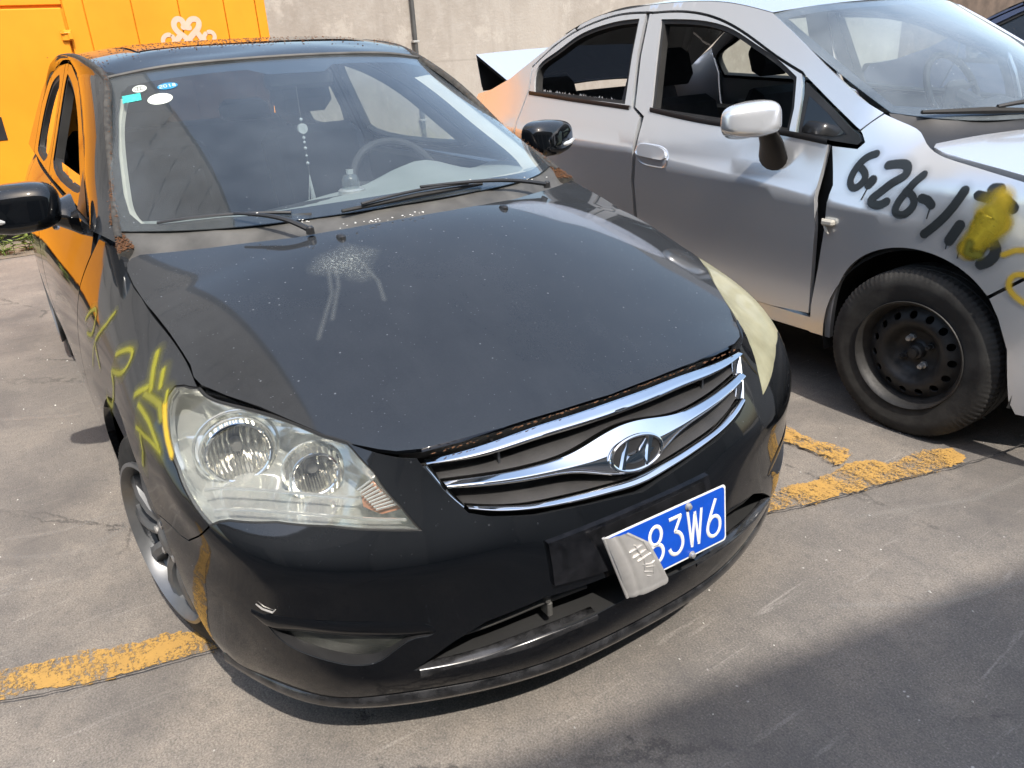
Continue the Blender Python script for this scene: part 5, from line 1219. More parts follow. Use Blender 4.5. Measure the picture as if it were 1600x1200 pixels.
for k, P in SP.items():
    ribbon('spray_mark', SHELL, UV(P), {'a': .016, 'b': .018, 'c': .012, 'c2': .010, 'd': .022, 'e': .026, 'f': .022, 'g': .026, 'h': .022, 'i': .018, 'j': .016, 'k': .03, 'l': .016}[k], M['spray_y'] if k != 'k' else M['spray_v'], wing_r, .0014, 30)
    if k != 'k': ribbon('overspray', SHELL, UV(P), {'a': .04, 'b': .045, 'c': .03, 'c2': .03, 'd': .055}.get(k, .06), M['over_y'], wing_r, .0008, 30)
ribbon('spray_mark', SHELL, UV([(.285,-.766,.722),(.33,-.777,.697),(.40,-.788,.665)]), .024, M['spray_o'], wing_r, .0014, 24)
TRI = np.array([(-.306, .722, .919), (-.344, .668, .921), (-.425, .700, .968)])
for s in (1, -1):
    t3 = TRI * (1, s, 1) - (0, 0, .003); MB().add([*t3, *(t3 - (0, 0, .03))], [(0, 1, 2), (0, 3, 4, 1), (1, 4, 5, 2), (2, 5, 3, 0)]).build('scuttle_corner', M['plastic_dirty'], car, False)
m = MB(); r = np.random.RandomState(11)
for s in (1, -1):
    for k in range(900):
        t = r.rand(); u = r.rand() * .9
        tri = TRI
        a_, c2 = sorted(r.rand(2)); p = tri[0] * a_ + tri[1] * (c2 - a_) + tri[2] * (1 - c2)
        if k > 620: q_ = r.rand() ** 1.5; p = np.array([-.436, .704, .972]) * (1 - q_) + np.array([-.60, .664, 1.060]) * q_ + r.normal(0, .002, 3)
        p = p * (1, s, 1) + r.normal(0, .0018, 3); q = r.uniform(.0010, .0026); m.box(p, (q * r.uniform(.8, 2.6), q * r.uniform(.8, 2.4), q * .6), bev=q * .2)
for k in range(520):
    y = r.normal(-.12, .22); x = r.uniform(-1.55, -1.14); z = ROOF.ev([ROOF.inv([(x, y, 1.40)])[0]])[0][2]; q = r.uniform(.0012, .0036); m.box((x, y, z + .004), (q, q * 1.6, q), bev=q * .2)
for k in range(500):
    s = 1 if r.rand() < .5 else -1; t = r.rand(); e = resample([(-.404, .695, .968), (-.705, .632, 1.138), (-1.042, .553, 1.334), (-1.45, .566, 1.402)], 50)[int(t * 49)]; q = r.uniform(.0008, .002)
    m.box(e * (1, s, 1) + r.normal(0, .003, 3), (q, q * 1.5, q), bev=q * .2)
o = m.build('debris', M['debris'], car, False); o['kind'] = 'stuff'

# --- cabin
def seat(parent, x, y, z, w, mat, head=True, tilt=.35, h=.60):
    c, s_ = math.cos(tilt), math.sin(tilt)
    st = MB().box((x + .24, y, z), (.52, w, .16), bev=.06).build('seat_cushion', mat, parent)
    R_ = np.array([[c, 0, -s_], [0, 1, 0], [s_, 0, c]])
    MB().box((x - .02 - s_ * h / 2, y, z + .08 + c * h / 2), (.14, w * .96, h), R_, bev=.055).build('seat_back', mat, parent)
    if head:
        MB().box((x - .03 - s_ * (h + .13), y, z + .10 + c * (h + .13)), (.10, w * .56, .18), R_, bev=.045).build('head_restraint', mat, parent)
def cabin(parent, fx, fz, hw, belt, mats, lhd=1, wheel=(-.90, .345, .945), dash_z=.93, ws_base=None):
    """dashboard, wheel and seats"""
    A = []
    for y in np.linspace(-hw, hw, 31):
        q = abs(y) / hw; xf = ws_base(abs(y)); k = .062 * math.exp(-((y - wheel[1] * .85) / .15) ** 2) - .030 / (1 + math.exp((y + .12) / .05))
        A.append([(xf - .02, y, dash_z + .012), (xf - .12, y, dash_z + .012), (xf - .26, y, dash_z + .006 + k * .4), (min(xf - .36, -.58 + fx) - .02, y, dash_z - .005 + k), (-.70 + fx, y, dash_z - .03 + k), (-.735 + fx, y, dash_z - .08), (-.72 + fx, y, dash_z - .22), (-.66 + fx, y, dash_z - .45)])
    MB().grid(A).build('dashboard', mats[0], parent, True, 70)
    wx, wy, wz = wheel; tl = math.radians(62)
    ring = [(wx + .175 * math.sin(t) * math.cos(tl) * -1, wy + .178 * math.cos(t), wz + .175 * math.sin(t) * math.sin(tl)) for t in np.linspace(0, 6.2832, 41)[:-1]]
    sw = MB().tube(ring, .0145, 10, True).build('steering_wheel', mats[1], parent)
    MB().box((wx + .01, wy, wz - .01), (.05, .15, .12), bev=.03).build('wheel_boss', mats[1], sw)
    for t in (.15, math.pi - .15, -1.57): MB().tube([(wx, wy, wz), (wx - .175 * math.sin(t) * math.cos(tl), wy + .178 * math.cos(t), wz + .175 * math.sin(t) * math.sin(tl))], .014, 6).build('wheel_spoke', mats[1], sw)
    MB().tube([(wx, wy, wz), (wx + .3, wy, wz - .12)], .03, 8).build('steering_column', mats[1], sw)
    for y in (-.36, .36): seat(parent, -1.62 + fx, y, .42, .50, mats[2])
    MB().box((-2.42 + fx, 0, .44), (.50, hw * 1.7, .18), bev=.06).build('rear_bench', mats[2], parent)
    c, s_ = math.cos(.42), math.sin(.42); MB().box((-2.78 + fx, 0, .78), (.15, hw * 1.7, .62), np.array([[c, 0, -s_], [0, 1, 0], [s_, 0, c]]), bev=.05).build('rear_backrest', mats[2], parent)
    for y in (-.36, .36): MB().box((-2.88 + fx, y, 1.09), (.10, .28, .15), np.array([[c, 0, -s_], [0, 1, 0], [s_, 0, c]]), bev=.04).build('head_restraint', mats[2], parent)
    MB().box((-3.10 + fx, 0, .985), (.50, hw * 1.65, .03)).build('parcel_shelf', mats[1], parent, False)
    MB().box((-1.6, 0, .24), (3.0, hw * 1.9, .03)).build('cabin_floor', mats[1], parent, False)
    MB().box((-.55 + fx, 0, .55), (.03, hw * 1.9, .72)).build('bulkhead', mats[1], parent, False)
    MB().box((-1.3, 0, .48), (1.2, .22, .20), bev=.04).build('console', mats[1], parent)
    for s in (1, -1):
        MB().box((-1.65, s * (hw + .02), .68), (2.4, .05, .50), bev=.02).build('door_trim', mats[1], parent)
cabin(car, 0, 0, .68, .95, (M['dash'], M['interior'], M['seat']), 1, (-.90, .345, .885), .948, lambda y: float(np.interp(y, [0, .25, .5, .7], [-.135, -.155, -.24, -.41])))
for s in (1, -1):
    e1 = resample([(-.93, .530, 1.268), (-.846, .566, 1.214), (-.70, .607, 1.124), (-.529, .641, 1.033), (-.441, .648, .988), (-.388, .632, .968), (-.30, .545, .966), (-.24, .42, .972)], 44)
    w_ = .014 if s < 0 else .05
    MB().grid([[(p * (1, s, 1)) + np.array([-.008, s * .012, -.006]), (p * (1, s, 1)) + np.array([-.012, -s * .004, -.006]), (p * (1, s, 1)) + np.array([-.02, -s * w_, -.002 if i > 30 else -.012])] for i, p in enumerate(e1)]).build('pillar_trim', M['trim_pale'], car)
# interior mirror with a glass pendant, scent bottle on the dash
mi = MB().box((-.90, .02, 1.283), (.035, .24, .065), bev=.016).build('interior_mirror', M['interior'], car)
MB().tube([(-.91, .02, 1.295), (-.925, .02, 1.322)], .010, 8).build('mirror_stem', M['interior'], mi)
pd = empty('hanging_pendant', 'glass bead pendant hanging inside the black saloon windscreen', 'pendant', (-.87, -.005, 1.26))
CR = mat_simple('pendant_crystal', (.62, .66, .66), .15, .5, .2, 60.)
MB().tube([(0, 0, 0), (0, 0, -.29)], .0012, 4).build('cord', M['grey_plastic'], pd)
m = MB(); m.lathe([(-.006, .0005), (-.006, .017), (.006, .017), (.006, .0005)], 20, 'x', (0, 0, -.135)); m.build('bead', CR, pd)
for z, q in ((-.105, .006), (-.165, .006), (-.18, .005), (-.20, .006), (-.225, .0045), (-.25, .006)):
    m = MB(); m.lathe([(-q, .0004), (-q * .6, q * .8), (0, q), (q * .6, q * .8), (q, .0004)], 10, 'z', (0, 0, z)); m.build('bead', CR, pd)
for k in range(9): MB().tube([(0, 0, -.29), (RNG.normal(0, .012), RNG.normal(0, .014), -.40)], .0012, 4).build('tassel', CR, pd)
sb = empty('scent_bottle', 'small clear scent bottle with silver base on the saloon dashboard', 'bottle', (-.52, .005, .937))
m = MB(); m.lathe([(0, .0005), (0, .040), (.018, .042), (.022, .036), (.022, .0005)], 28, 'z'); m.build('base', M['bolt'], sb, True, 40)
m = MB(); m.lathe([(.022, .026), (.05, .028), (.062, .020), (.066, .010), (.066, .0005)], 24, 'z'); m.build('flask', mat_glass('scent_glass', (.75, .8, .8), .1, (.6, .65, .65)), sb, True, 40)
m = MB(); m.lathe([(.066, .012), (.082, .014), (.084, .0005)], 20, 'z'); m.build('cap', M['chrome'], sb, True, 40)

def film(name, S, poly, mat, par, fade=.02, off=.0008, res=.012):
    P = smooth_closed(np.array(poly), 2); o = panel(name, S, P, [], mat, par, res=res, gap=0, depth=0, edge=res, rim=False, off=off)
    V = np.array([v.co[:2] for v in o.data.vertices]); d = np.clip(dist_poly(P, V) / fade, 0, 1)
    L = o.data.uv_layers.new(name='UVMap'); li = np.empty(len(o.data.loops), int); o.data.loops.foreach_get('vertex_index', li)
    L.data.foreach_set('uv', np.stack([d[li], d[li] * 0], 1).ravel().astype(np.float32)); return o
film('painted_reflection', HOODS, [(-.02, .235), (-.075, .36), (-.04, .46), (.06, .53), (.19, .565), (.30, .575), (.345, .545), (.29, .50), (.22, .455), (.15, .405), (.12, .35), (.045, .30)], M['reflection_film'], hood, .014)  # painted pale reflection at the bonnet's rear corner
film('dried_splash', HOODS, [(.115 + .095 * math.cos(t) * (1 + .22 * math.sin(3 * t + 1)), -.285 + .085 * math.sin(t) * (1 + .2 * math.cos(4 * t))) for t in np.linspace(0, 6.2832, 25)[:-1]], M['splash'], hood, .06)
for P_ in ([(.12, -.33), (.22, -.365), (.34, -.45)], [(.13, -.315), (.20, -.34), (.30, -.40)], [(.15, -.255), (.23, -.255), (.30, -.275)]):
    ribbon('dried_drip', HOODS, P_, .016, M['drip'], hood, .0007, 30)

# ================================================================ pale saloons
#<SY>
_sz = np.array([.10, .25, .50, .72, .84, .91, .98, 1.2, 1.5]); _sy = np.array([.79, .822, .838, .839, .835, .822, .793, .708, .592]); _sM = _spl_basis(_sz)
def SY(x, z):
    """half width of the pale saloon's flank at length x, height z"""
    x = np.asarray(x, float); z = np.asarray(z, float); sh_ = np.broadcast(x, z).shape
    x = np.broadcast_to(x, sh_); z = np.broadcast_to(z, sh_)
    old = lambda q: (_spl_w(_sz, _sM, np.clip(q, .05, 1.6).ravel()) @ _sy).reshape(sh_)
    o = old(z); zc = np.interp(x, [-2.6, -2.28, -1.455, -1.19, -.8, -.39, -.1], [.93, .917, .887, .851, .82, .78, .75]); yc = np.minimum(.844, old(zc) + .006); t = z - zc
    cr = np.where(t > 0, np.minimum(o, yc - .42 * t + .6 * t * t), yc + .11 * t)
    f = np.clip((x + 2.9) / .4, 0, 1) * np.clip((.05 - x) / .35, 0, 1); y = o + (cr - o) * f
    y = y - .50 * np.clip(x - .22, 0, 9) ** 2 - .13 * np.clip(-2.35 - x, 0, 9) ** 2
    t = np.clip((x + .34) / .30, 0, 1); t = t * t * (3 - 2 * t)
    return y - t * 1.3 * np.clip(z - .86, 0, .25) ** 1.5
#</SY>
ZC = lambda x: float(np.interp(x, [-2.6, -2.28, -1.455, -1.19, -.8, -.39, -.1], [.93, .917, .887, .851, .82, .78, .75]))
CREASE = [[(x, ZC(x) + d) for x in np.linspace(-3.0, -.02, 60)] for d in (-.005, .005)]
SIL_POSE = (.5017, 2.3564, -.01176)
R_ROOF = [(-.848, 1.405), (-1.1, 1.458), (-1.335, 1.478), (-1.506, 1.482), (-1.749, 1.475), (-1.945, 1.458), (-2.109, 1.416), (-2.274, 1.348), (-2.447, 1.265), (-2.635, 1.18), (-2.854, 1.118), (-3.05, 1.09)]
R_FW = [(-1.379, 1.043), (-1.475, 1.414), (-1.303, 1.404), (-1.165, 1.387), (-1.027, 1.352), (-.886, 1.294), (-.754, 1.237), (-.645, 1.177), (-.615, 1.075), (-.604, .992)]
R_RW = [(-2.34, 1.106), (-2.371, 1.223), (-2.25, 1.295), (-2.086, 1.368), (-1.921, 1.407), (-1.758, 1.424), (-1.631, 1.425), (-1.612, 1.272), (-1.574, 1.068)]
FDTOP = [(-1.545, 1.443), (-1.388, 1.439), (-1.202, 1.414), (-1.032, 1.364), (-.892, 1.305), (-.757, 1.243), (-.623, 1.189)]
RDTOP = [(-1.592, 1.447), (-1.771, 1.450), (-1.933, 1.431), (-2.099, 1.393), (-2.265, 1.326), (-2.419, 1.233)]
HSEAM = [(-.256, 1.064), (-.196, 1.039), (-.123, 1.006), (-.099, .985), (-.042, .955), (.045, .937), (.16, .918), (.259, .901), (.40, .868), (.52, .825)]
FARCH = [(-.336, .264), (-.327, .375), (-.295, .495), (-.239, .575), (-.161, .627), (-.068, .654), (.034, .653), (.127, .626), (.191, .588), (.23, .554)]
RS = lambda P, n: [tuple(p) for p in resample(P, n)]
FARCH, R_ROOF, FDTOP, RDTOP, HSEAM = RS(FARCH, 34), RS(R_ROOF, 45), RS(FDTOP, 26), RS(RDTOP, 24), RS(HSEAM, 36)
R_FW = R_FW[:1] + RS(R_FW[1:8], 26) + R_FW[8:]
R_RW = RS(R_RW[0:7], 26) + R_RW[7:]
def pale_saloon(root, paint, wrecked=True):
    ws_b = lambda y: float(np.interp(y, [0, .3, .55, .70], [.0, -.05, -.17, -.27]))
    for s in (-1, 1):
        S = FnSurf(lambda u, v, s=s: np.stack([u, s * SY(u, v), v], 1)); fl = s > 0
        P = lambda n, o, h=(), m=None, **k: panel(n, S, o, h, m or paint, k.pop('par', root), **{**dict(res=.05, gap=.0022, depth=.02, edge=.025, flip=fl, creases=CREASE if n in ('front_door', 'rear_door', 'front_wing', 'rear_quarter') else ()), **k})
        dam = wrecked and s < 0
        rear = [(-.432, .25), (-.428, .363), (-.400, .52), (-.378, .667), (-.365, .827), (-.411, .956)] if dam else [(-.43, .25), (-.432, .363), (-.412, .667), (-.418, .827), (-.421, .956)]
        wing = P('front_wing', FARCH[::-1] + [(-.336, .25)] + rear + [(-.309, .952), (-.289, .973), (-.305, 1.0), (-.313, 1.008), (-.287, 1.035)] + HSEAM[:-1] + [(.44, .72), (.38, .66), (.321, .63)], res=.03, edge=.015)
        fdr = P('front_door', [(-.424, .960), (-.423, .843), (-.415, .661), (-.435, .327), (-.615, .315), (-1.30, .318), (-1.42, .34), (-1.436, .55), (-1.436, .732), (-1.408, .859), (-1.419, 1.018), (-1.496, 1.054), (-1.549, 1.27), (-1.569, 1.445)] + FDTOP + [(-.59, 1.10), (-.570, .982)], [R_FW])
        rdr = P('rear_door', [(-1.46, .335), (-1.456, .55), (-1.456, .735), (-1.428, .862), (-1.442, 1.018), (-1.518, 1.058), (-1.572, 1.27)] + RDTOP + [(-2.403, 1.121), (-2.441, .952), (-2.44, .78), (-2.33, .66), (-2.20, .56), (-2.135, .42), (-2.13, .335)], [R_RW])
        ra = arch(-2.465, .295, .345, 172, -8, 16)[::-1]
        P('rear_quarter', [(-2.135, .25), (-2.138, .42), (-2.205, .565), (-2.335, .668), (-2.447, .79), (-2.448, .952), (-2.409, 1.121), (-2.426, 1.237), (-2.273, 1.331), (-2.11, 1.399)] + [(-2.118, 1.412), (-2.28, 1.345), (-2.447, 1.265), (-2.635, 1.18), (-2.854, 1.118), (-3.05, 1.09), (-3.14, .9), (-3.15, .6), (-3.12, .3), (-2.82, .25)] + arch(-2.465, .295, .345, -6, 186, 16), res=.06)
        P('roof_rail', [(-.313, 1.010), (-.256, 1.066), (-.366, 1.123), (-.543, 1.224), (-.739, 1.343)] + [p for p in R_ROOF if p[0] > -2.10] + [(-2.105, 1.403)] + [(x, z + .006) for x, z in RDTOP[::-1] if x > -2.09] + [(-1.58, 1.452)] + [(x, z + .006) for x, z in FDTOP] + [(-.604, 1.180), (-.45, 1.088)], res=.05, edge=.02)
        P('quarter_glass', [(-.600, 1.168), (-.453, 1.083), (-.312, .999), (-.295, .975), (-.309, .960), (-.417, .968), (-.562, .985)], m=M['plastic'], res=.04, gap=.004, par=wing)
        P('quarter_pane', [(-.560, 1.115), (-.46, 1.06), (-.36, .995), (-.42, .985), (-.545, .995)], m=M['glass_dark'], res=.04, gap=.0, depth=0, off=.0025, rim=False, par=wing)
        P('sill', [(-2.12, .25), (-.345, .25), (-.40, .312), (-2.10, .328)], gap=.002, off=-.006)
        for par, o_, e_ in ((fdr, [(-1.385, 1.046), (-1.0, 1.008), (-.60, .985), (-.428, .966)], .010), (rdr, [(-2.39, 1.104), (-2.0, 1.078), (-1.53, 1.050)], .010)):
            Q = resample(o_, 26); A = []
            for x, z in Q:
                p = S.ev([[x, z]])[0]; n_ = np.array([0, s, .25]); A.append([p + n_ * -.012 + (0, 0, .012), p + n_ * .004 + (0, 0, .011), p + n_ * .007, p + n_ * .004 + (0, 0, -.010), p + n_ * -.004 + (0, 0, -.011)])
            MB().grid(A).build('belt_moulding', M['plastic'], par, True, 40)
        for par, w_ in ((fdr, R_FW), (rdr, R_RW)):
            wi = np.array(w_); P('window_seal', inset(wi, -.004), [inset(wi, .014)], m=M['rubber'], gap=0, off=-.008, depth=.035, par=par)
            if not dam: P('window', w_, m=M['glass_side'], gap=0, depth=0, off=-.016, rim=False, par=par)
        MB().grid([[(x, s * (SY(x, z) - .05), z) for z in np.linspace(1.0, 1.44, 6)] for x in (-1.66, -1.52)]).build('centre_post', M['interior'], root)
        # handles: a paddle in an oval dish
        for par, cx, cz in ((fdr, -1.30, .862), (rdr, -2.25, .905)):
            cxs = [(cx + .108 * math.copysign(abs(math.cos(t)) ** .6, math.cos(t)), cz + .046 * math.copysign(abs(math.sin(t)) ** .8, math.sin(t)) - .10 * (.108 * math.cos(t))) for t in np.linspace(0, 6.2832, 41)[:-1]]
            d_ = np.array(cxs); c_ = d_.mean(0); A = [[S.ev([c_ + (q - c_) * k])[0] + np.array([0, s * h, 0]) for k, h in ((1.04, .0005), (1., .003), (.93, .0005), (.7, -.004), (.02, -.006))] for q in list(d_) + [d_[0]]]
            dish = MB().grid(A).build('handle_dish', M['liner'] if False else paint, par, True, 60)
            top = [(cx + x, cz + z) for x, z in ((-.098, -.002), (-.10, .02), (-.08, .045), (.0, .042), (.07, .030), (.095, .012), (.096, -.012), (.0, -.008))]
            P('door_handle', smooth_closed(np.array(top), 2), gap=0, off=.009, depth=.02, res=.03, edge=.008, par=par)
        mu = mirror_unit(root, s, (-.625, s * .985, 1.052), (.080, .118, .068), paint, M['plastic'], fdr, (-.635, s * .825, .905), .12)
        for q_ in (FDTOP, RDTOP):
            A = []
            for x, z in q_: A.append([S.ev([[x, z + dz]])[0] - np.array([0, s * .024, 0]) for dz in (.035, 0, -.03)])
            MB().grid(A).build('door_seal', M['rubber'], root)
        P('bumper_side', [(.235, .550), (.272, .492), (.312, .400), (.337, .232), (.36, .19), (.60, .20), (.64, .45), (.61, .62), (.50, .70), (.388, .652), (.325, .626)], res=.04, edge=.02)
        # arch liner and wheels
        for cx in (0., -2.465):
            A = []
            for a in np.linspace(-15, 195, 26):
                c1, s1 = math.cos(math.radians(a)), math.sin(math.radians(a)); A.append([(cx + r_ * c1, s * y, .30 + r_ * s1) for y, r_ in ((.815, .350), (.80, .362), (.58, .37), (.54, .30), (.54, .05))])
            MB().grid(A).build('arch_liner', M['liner'], root)
            w = bpy.data.objects.new('wheel', None); COL.objects.link(w); w.parent = root; place(w, (cx, s * .752, .292), math.radians(2.5) if cx == 0 else 0)
            rim = .186; W = .172; q = s * W; tyre_mesh(.296, W, rim).build('tyre', M['tyre'], w, True, 30)
            rm = MB().lathe([(-q * .45, rim * 1.03), (q * .25, rim * .92), (q * .34, rim * .93), (q * .44, rim * .985), (q * .50, rim * 1.03), (q * .525, rim * 1.02), (q * .50, rim * .985), (q * .42, rim * .95), (q * .30, rim * .905), (q * .20, rim * .885)], 72).build('rim', M['steel'], w, True, 40)
            pr = lambda r_: q * np.interp(r_, [0, .03, .034, .052, .075, .098, .112, .128, .145, .160, .168], [.10, .10, .04, .05, .10, .30, .345, .33, .28, .21, .19])
            DS = FnSurf(lambda u, v: np.stack([u, pr(np.hypot(u, v)), v], 1))
            holes = [[(.138 * math.cos(a) + .0135 * math.cos(t), .138 * math.sin(a) + .0135 * math.sin(t)) for t in np.linspace(0, 6.2832, 13)[:-1]] for a in np.linspace(0, 6.2832, 16)[:-1]]
            panel('wheel_disc', DS, [(.166 * math.cos(t), .166 * math.sin(t)) for t in np.linspace(0, 6.2832, 49)[:-1]], holes, M['steel'], w, res=.0085, gap=0, depth=.006, edge=.008, flip=(s > 0))
            MB().lathe([(q * .02, .030), (q * .10, .0295), (q * .20, .024), (q * .22, .018), (q * .30, .016), (q * .31, .0005)], 24).build('hub_cap', M['steel'], w, True, 40)
            for i in range(4):
                a = math.pi / 2 * i + .55; m = MB().lathe([(q * .03, .013), (q * .12, .0125), (q * .125, .0095), (q * .24, .009), (q * .245, .0055), (q * .28, .005), (q * .28, .0004)], 6); m.V = [tuple(np.array(v) + (.052 * math.cos(a), 0, .052 * math.sin(a))) for v in m.V]
                m.build('wheel_nut', M['bolt'] if i % 2 else M['steel'], w, False)
            MB().lathe([(-q * .3, .155), (-q * .02, .155), (-q * .02, .03)], 40).build('brake_drum', M['liner'], w)
    # bonnet
    ys = lambda x: np.interp(x, [-.13, -.042, .16, .26, .40, .52, .60, .66], [.715, .738, .757, .765, .74, .68, .57, .40])
    hx = np.array([-.20, -.09, .045, .16, .259, .40, .52, .66, .74]); hz = np.array([.985, .962, .937, .918, .901, .868, .825, .765, .72]); hM = _spl_basis(hx)
    def hp(u, v): 
        e = ys(u); return np.stack([u, v, _spl_w(hx, hM, u) @ hz + .052 * (1 - (v / np.maximum(e, .3)) ** 2)], 1)
    ho_ = [(.70, 0), (.685, .2), (.66, .38), (.62, .50), (.56, .62), (.50, .69), (.40, .735), (.259, .762), (.16, .754), (.045, .746), (-.042, .735), (-.085, .715), (-.10, .68), (-.05, .50), (.01, .30), (.04, .15), (.05, 0)]
    panel('bonnet', FnSurf(hp), np.array(ho_ + [(x, -y) for x, y in ho_[-2:0:-1]]), [], paint, root, res=.035, gap=.004, depth=.02, edge=.02)
    # scuttle, windscreen
    W2 = [[(.02, 0, 1.012), (-.36, 0, 1.245), (-.775, 0, 1.432)], [(-.03, .28, 1.014), (-.40, .27, 1.243), (-.79, .25, 1.430)], [(-.13, .52, 1.028), (-.47, .49, 1.235), (-.815, .47, 1.420)], [(-.262, .690, 1.062), (-.55, .672, 1.222), (-.852, .626, 1.402)]]
    N2 = Net(mirror_cols(W2)); u0, u1, v0, v1 = N2.u[0], N2.u[-1], N2.v[0], N2.v[-1]; rc = lambda d: [(u0 + d, v0 + d), (u1 - d, v0 + d), (u1 - d, v1 - d), (u0 + d, v1 - d)]
    wg = panel('windscreen', N2, rc(0.), [], M['glass_ws2'], root, res=.06, gap=0, depth=0, edge=.05, rim=False)
    panel('glass_border', N2, rc(.001), [[(u0 + .045, v0 + .07), (u1 - .045, v0 + .07), (u1 - .045, v1 - .05), (u0 + .045, v1 - .05)]], M['frit'], wg, res=.06, gap=0, depth=0, edge=.03, rim=False, off=-.003)
    ro = []
    for y in np.linspace(-.70, .70, 31):
        a_ = abs(y); x1 = float(np.interp(a_, [0, .15, .30, .50, .68, .71], [.05, .04, .01, -.05, -.10, -.12])); xw = float(np.interp(a_, [0, .28, .52, .69], [.02, -.03, -.13, -.262])); zw = float(np.interp(a_, [0, .28, .52, .69], [1.012, 1.014, 1.028, 1.062])); zz = float(hp(np.array([x1]), np.array([y]))[0][2])
        ro.append([(x1 + .04, y, zz - .03), (x1 - .005, y, zz - .014), ((x1 + xw) / 2 - .01, y, (zz + zw) / 2 - .022), (xw - .002, y, zw - .002)])
    sc = MB().grid(ro).build('scuttle_panel', M['plastic'], root, True, 60)
    for tA, tB, pv in (((-.19, -.63, 1.060), (-.01, -.16, 1.030), (.05, -.03, 1.005)), ((-.03, -.05, 1.035), (-.12, .46, 1.045), (-.02, .55, 1.0))):
        w_ = MB().tube([tA, tuple(np.array(tA) * .5 + np.array(tB) * .5 + (.01, 0, .004)), tB], [.007, .013, .007], 6).build('wiper_blade', M['rubber'], root)
        pv = np.array(pv); md = np.array(tA) * .45 + np.array(tB) * .55 + (.012, 0, .016)
        MB().tube(resample([pv, pv * .7 + md * .3 + (0, 0, .03), pv * .3 + md * .7 + (0, 0, .025), md], 12), np.linspace(.014, .007, 12), 6).build('wiper_arm', M['plastic'], w_)
    # roof, rear glass, boot
    A = []
    for x, z in [(-.848, 1.405), (-1.1, 1.458), (-1.335, 1.478), (-1.506, 1.482), (-1.749, 1.475), (-1.945, 1.458), (-2.109, 1.416), (-2.2, 1.385)]:
        A.append([(x + (.075 if x > -.9 else .03 if x > -1.2 else 0.) * (1 - (y) ** 2), y * float(SY(x, z)), z + .045 * (1 - abs(y) ** 2.2) * (1. if x < -.9 else .65)) for y in np.linspace(-1, 1, 25)])
    A = np.array(A); tt = np.concatenate([[0], np.cumsum(np.linalg.norm(np.diff(A[:, 12], axis=0), axis=1))]); G_ = np.einsum('ni,ijk->njk', _spl_w(tt, _spl_basis(tt), np.linspace(0, tt[-1], 40)), A)
    MB().grid(G_).build('roof', paint, root); MB().grid(G_[1:-1, 2:-2] - np.array([0, 0, .03])).build('headlining', M['trim_pale'] if not wrecked else M['interior'], root)
    MB().grid([[(-2.2 - .48 * t, y * (1 + .05 * t), 1.43 - .31 * t - .05 * (y / .6) ** 2) for y in np.linspace(-.585, .585, 11)] for t in np.linspace(0, 1, 7)]).build('rear_window', M['glass_dark'], root)
    lift = .22 if wrecked else 0.
    bt = []
    for t in np.linspace(0, 1, 6): bt.append([(-2.66 - .46 * t, y, 1.125 - .02 * t + lift * t - .012 * (y / .6) ** 2) for y in np.linspace(-.64, .64, 11)])
    bt.append([(-3.15, y, 1.09 + lift - .02) for y in np.linspace(-.62, .62, 11)]); bt.append([(-3.19 + lift * .2, y, .90 + lift) for y in np.linspace(-.60, .60, 11)])
    bo = MB().grid(bt).build('boot_lid', paint, root, True, 40)
    MB().grid([[np.array(p) + (.012, 0, -.022) for p in row] for row in bt[1:]]).build('boot_lining', M['plastic'], bo)
    MB().grid([[(-2.66 - .5 * t, y, 1.06 - .03 * t) for y in np.linspace(-.66, .66, 5)] for t in (0, 1)]).build('boot_floor', M['liner'], root)
    MB().grid([[(-3.17 - .04 * (1 - (y / .72) ** 2), y, z) for y in np.linspace(-.72, .72, 9)] for z in (.28, .5, .75, 1.0)]).build('rear_bumper', paint, root)
    # nose: bumper with grille slot and lamps
    nose = []
    for z, xo, w in ((.20, .74, .70), (.30, .80, .765), (.48, .815, .785), (.60, .79, .775), (.70, .745, .74), (.78, .69, .69)):
        nose.append([(xo - (xo - .32) * abs(t) ** 3.0, w * math.copysign(abs(t) ** .8, t), z + .03 * abs(t) ** 2 * (z > .6)) for t in np.linspace(-1, 1, 33)])
    nb = MB().grid(nose).build('front_bumper', paint, root, True, 60)
    MB().grid([[(.825 - .12 * (y / .4) ** 2 * .5, y, z) for y in np.linspace(-.36, .36, 15)] for z in (.27, .42)]).build('intake', M['plastic'], nb)
    MB().grid([[(.790 - .10 * (y / .4) ** 2 * .5 - .25 * (z - .62), y, z) for y in np.linspace(-.30, .30, 15)] for z in (.62, .72)]).build('grille', M['plastic'], nb)
    for s in (-1, 1): MB().grid([[(.735 - .40 * t ** 1.6 - .04 * q + .012, s * (.36 + .33 * t ** .8), .665 + .03 * t + .10 * q * (1 - .3 * t)) for t in np.linspace(0, 1, 14)] for q in np.linspace(0, 1, 5)]).build('headlight', M['housing'], nb)
    MB().box((-1.2, 0, .24), (3.6, 1.25, .08)).build('underbody', M['liner'], root, False)
    cabin(root, .20, 0, .70, .99, (M['interior'], M['interior'], M['seat']), 1, (-.66, .36, 1.045), .985, ws_b)
    return wing
silver = empty('parked_car', 'wrecked silver saloon with black sprayed numbers, steel wheels and open windows', 'car', (SIL_POSE[0], SIL_POSE[1], 0), SIL_POSE[2])
pale_saloon(silver, M['silver'])
SS = FnSurf(lambda u, v: np.stack([u, -SY(u, v), v], 1))
wg_r = [o for o in silver.children if o.name.startswith('front_wing')][0]
